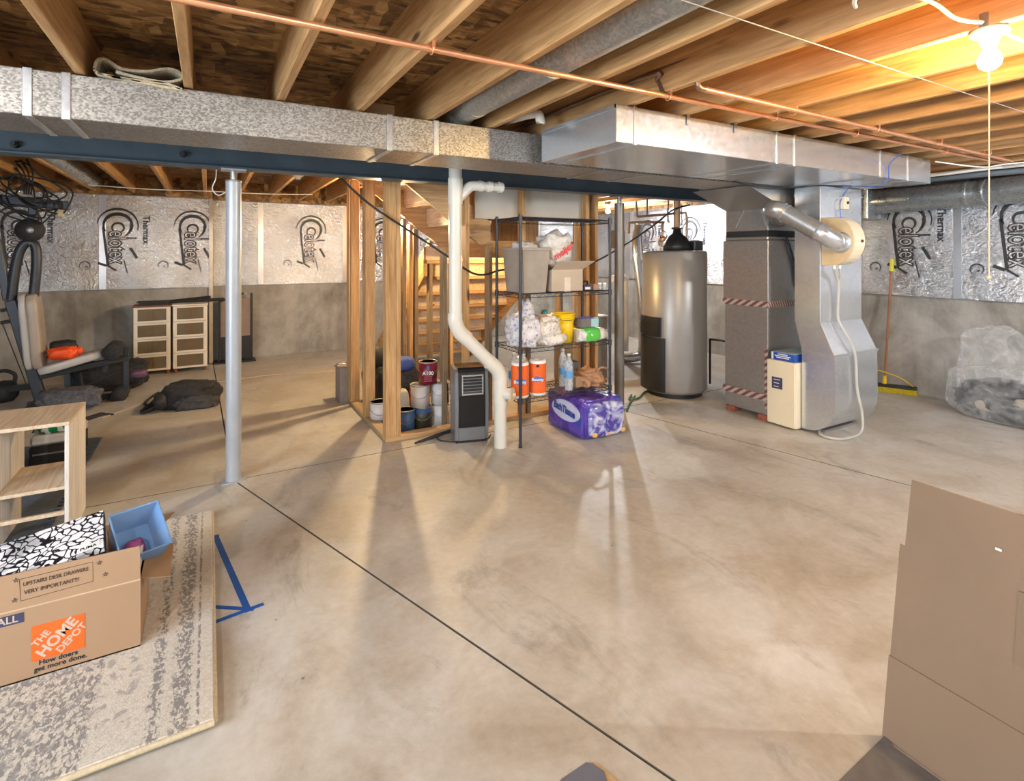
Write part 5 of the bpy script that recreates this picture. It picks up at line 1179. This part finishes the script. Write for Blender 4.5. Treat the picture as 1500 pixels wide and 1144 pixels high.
# shoe box
def cells():
    t_ = NT('cell_print'); co = t_.coord(); n_ = t_.n('ShaderNodeTexNoise'); n_.inputs['Scale'].default_value = 14; t_.l(co, n_.inputs['Vector'])
    mx = t_.mix(.06, co, n_.outputs['Color'], 'ADD')
    v = t_.voro(mx, 34, 'DISTANCE_TO_EDGE')
    sh_ = t_.mix(t_.ramp(t_.noise(co, 7, 2), [(.5, 0), (.6, 1)]), (.82,.82,.84), (.42,.43,.44))
    return t_.set(col=t_.mix(t_.ramp(v, [(.075, 0), (.10, 1)]), (.012,.012,.018), sh_), rough=.4)
M_cells = cells()
Rm = Matrix.Translation((-.525, 2.66, .365)) @ Matrix.Rotation(math.radians(6), 4, 'Z') @ Matrix.Rotation(math.radians(-8), 4, 'Y') @ Matrix.Rotation(math.radians(16), 4, 'X')
t = thing('shoe_box', 'black and white patterned shoe box tilted in the moving box', 'box', (-.525, 2.66, .365))
m = MB(); m.M = Rm; m.box(-.165, .165, -.105, .105, -.07, .055); obj('carton', m, M_white, t, bevel=.002)
m = MB(); m.M = Rm; m.box(-.17, .17, -.11, .11, .03, .068); obj('lid', m, M_cells, t, bevel=.002)
m = MB(); m.M = Rm; m.box(-.17, .17, -.1115, -.110, .03, .045).box(.1705, .1712, -.11, .11, .03, .068); 
obj('black_edge', m, M_ink, t)
m = MB(); m.M = Rm; m.prism([(.085,-.10,.0682), (.155,-.10,.0682), (.158,-.05,.0682), (.10,-.045,.0682)], (0,0,.0006)); obj('logo_patch', m, M_white, t)
rr_ = Rm.to_3x3()
text('PUMA', .019, M_ink, t, rr_@V(1,0,0), rr_@V(0,1,0), Rm@V(.122,-.085,.0692), ext=.0002, bold=.0004)
m = MB(); m.M = Rm; m.prism([(.128,-.070,.0688),(.138,-.066,.0688),(.150,-.064,.0688),(.158,-.054,.0688),(.146,-.060,.0688),(.136,-.060,.0688),(.126,-.056,.0688),(.134,-.064,.0688)], (0,0,.0005)); obj('leaping_cat_mark', m, M_ink, t)
# blue plastic bin in the box
t = thing('plastic_bin', 'translucent blue plastic tray standing in the right of the moving box', 'tray', (-.28, 2.72, .33))
M_bluep = plain('translucent_blue', (.22,.42,.72), .2, 0, .05, alpha=.72)
Rb = Matrix.Translation((-.262, 2.70, .35)) @ Matrix.Rotation(math.radians(22), 4, 'Z') @ Matrix.Rotation(math.radians(38), 4, 'X')
m = openbox(-.085, .085, -.10, .10, -.04, .085, .015, .003); mm = MB(); mm.M = Rb; mm.add([tuple(v) for v in m.v], m.f); obj('tray_body', mm, M_bluep, t)
mm = MB(); mm.M = Rb; mm.tube([(-.087,-.102,.085),(.087,-.102,.085),(.087,.102,.085),(-.087,.102,.085)], .004, 6, closed=True); obj('rim', mm, M_bluep, t)
mm = MB(); mm.M = Rb; mm.blob((-.01,-.03,-.012), (.035,.045,.015), 131, .3, .7, sub=3); obj('small_toy', mm, plain('red_blue_print', (.22,.05,.14), .3, 0, .8), None, 'small dark red and blue trinket inside the blue tray', 'trinket')
obj('papers', MB().box(-.245, -.236, 2.52, 2.70, .10, .335), plain('paper', (.70,.62,.50), .7), None, 'upright papers in the moving box beside the blue tray', 'papers')
# ------------------------------------------------------------ big carton at the right
def carton_panel():
    t = thing('flattened_carton', 'large brown carton standing folded open at the right edge', 'carton', (1.95, .2, 0))
    ya, yb = .894, -.6
    def P(y, z, dx=0): return (1.88+.168*z+dx, y, z)
    def sheet(nm, ys, dx, th, m):
        lo_, hi_ = ys
        obj(nm, MB().hexa([P(lo_[1], lo_[0], dx), P(lo_[2], lo_[0], dx), P(lo_[2], lo_[0], dx+th), P(lo_[1], lo_[0], dx+th)], [P(hi_[1], hi_[0], dx), P(hi_[2], hi_[0], dx), P(hi_[2], hi_[0], dx+th), P(hi_[1], hi_[0], dx+th)]), m, t)
    sheet('main_panel', ((.0, ya, yb), (.80, ya-.015, yb)), 0, .006, M_carton)
    sheet('rear_layer', ((.02, ya-.02, yb), (.79, ya-.03, yb)), .008, .006, M_carton)
    sheet('lower_flap', ((.0, ya+.008, .45), (.245, ya+.008, .45)), -.004, .004, M_carton)
    sheet('mid_layer', ((.20, ya+.006, .70), (.59, ya+.004, .70)), .001, .004, M_carton)
    p = onX(1470, 815, 1.96)
    sheet('cut_flap', ((.41, .60, .30), (.60, .60, .30)), -.005, .004, plain('carton_darker', (.21,.14,.085), .8, 0, .05))
    obj('end_panel', MB().box(1.88, 2.55, yb-.006, yb, 0, .80), M_carton, t)
    obj('end_panel', MB().box(2.548, 2.554, yb, yb+.4, 0, .80), M_carton, t)
    obj('paper_fleck', MB().box(1.985, 1.99, .64, .655, .688, .694), M_white, t)
carton_panel()
a, b, c, d = fl(1298, 1078), fl(1225, 1150), fl(1330, 1400), fl(1500, 1230)
obj('grey_mat', MB().prism([a+V(-.005,0,0), b, fl(1200, 1300), V(1.86, -.2, 0), V(1.862, .86, 0)], (0,0,.006)), plain('grey_felt', (.13,.12,.115), .8, 0, .15, .2, 20), None, 'dark grey mat on the floor at the foot of the large carton', 'mat')
t = thing('slate_scrap', 'blue-grey folder corner on the floor at the bottom edge', 'folder', fl(860, 1130))
obj('folder', MB().prism([fl(822, 1144), fl(859, 1119), fl(868, 1121), fl(885, 1132), fl(900, 1180), fl(800, 1180)], (0,0,.006)), plain('slate_cover', (.12,.13,.17), .5), t)
obj('paper_edge', MB().prism([fl(868, 1118), fl(876, 1120), fl(905, 1146), fl(915, 1180), fl(895, 1180), fl(880, 1135)], (0,0,.003)), plain('manila', (.48,.33,.16), .7), t)
# ------------------------------------------------------------ broom
t = thing('push_broom', 'push broom with yellow brace leaning on the right wall', 'broom', (6.58, 3.05, 0))
hA, hB = V(6.50, 3.20, .0), V(6.665, 2.86, 0)
d = (hB-hA).normalized()
obj('broom_head', MB().bar(hA+V(0,0,.075), hB+V(0,0,.075), .06, .035), M_black, t, bevel=.004)
obj('bristles', MB().bar(hA+V(0,0,.03), hB+V(0,0,.03), .05, .058), plain('yellow_bristle', (.55,.45,.02), .8, 0, .3, .8, 80), t)
mid = (hA+hB)/2; base_ = hA+d*.09+V(0,0,.09)
topp = V(6.705, 3.12, 1.46)
obj('handle', MB().cyl(base_, topp, .012, None, 14), plain('broom_wood', (.34,.15,.07), .5), t)
obj('socket', MB().cyl(base_, base_+(topp-base_).normalized()*.09, .022, .016, 14), M_yellow, t)
obj('grip', MB().cyl(topp-(topp-base_).normalized()*.12, topp+(topp-base_).normalized()*.02, .022, .016, 14), plain('lime_grip', (.72,.68,.04), .4), t)
obj('brace', MB().tube(cat([hA+V(-.01,0,.10), hA+d*.02+V(0,0,.22), base_+V(0,0,.13), hA+d*.24+V(0,0,.17), hB-d*.03+V(0,0,.09)], 6), .006, 8), M_yellow, t)
# clear bag of black things
t = thing('clear_bag', 'clear polythene bag bulging with dark items against the right wall', 'bag', (6.4, 1.85, 0))
obj('bag_film', MB().blob((6.42, 1.85, .24), (.29, .62, .26), 141, .10, .6, 1.8, floor=.002, sub=5, fine=.12).blob((6.50, 2.16, .46), (.14, .30, .40), 142, .28, 1.0, 1.6, floor=.3, sub=4, fine=.12), M_clearb, t)
obj('dark_contents', MB().blob((6.44, 1.84, .17), (.235, .54, .19), 143, .16, .6, 3.5, floor=.006, sub=5), plain('dark_clothes', (.035,.038,.045), .45, 0, .4, .5, 16), t)
obj('pale_item', MB().blob((6.22, 2.10, .14), (.03, .10, .05), 144, .1, .8, sub=3), plain('pale_cloth', (.45,.40,.32), .7), t)
obj('pale_item', MB().blob((6.22, 1.80, .22), (.03, .12, .05), 145, .3, .8, sub=3), plain('pale_cloth', (.45,.40,.32), .7), t)
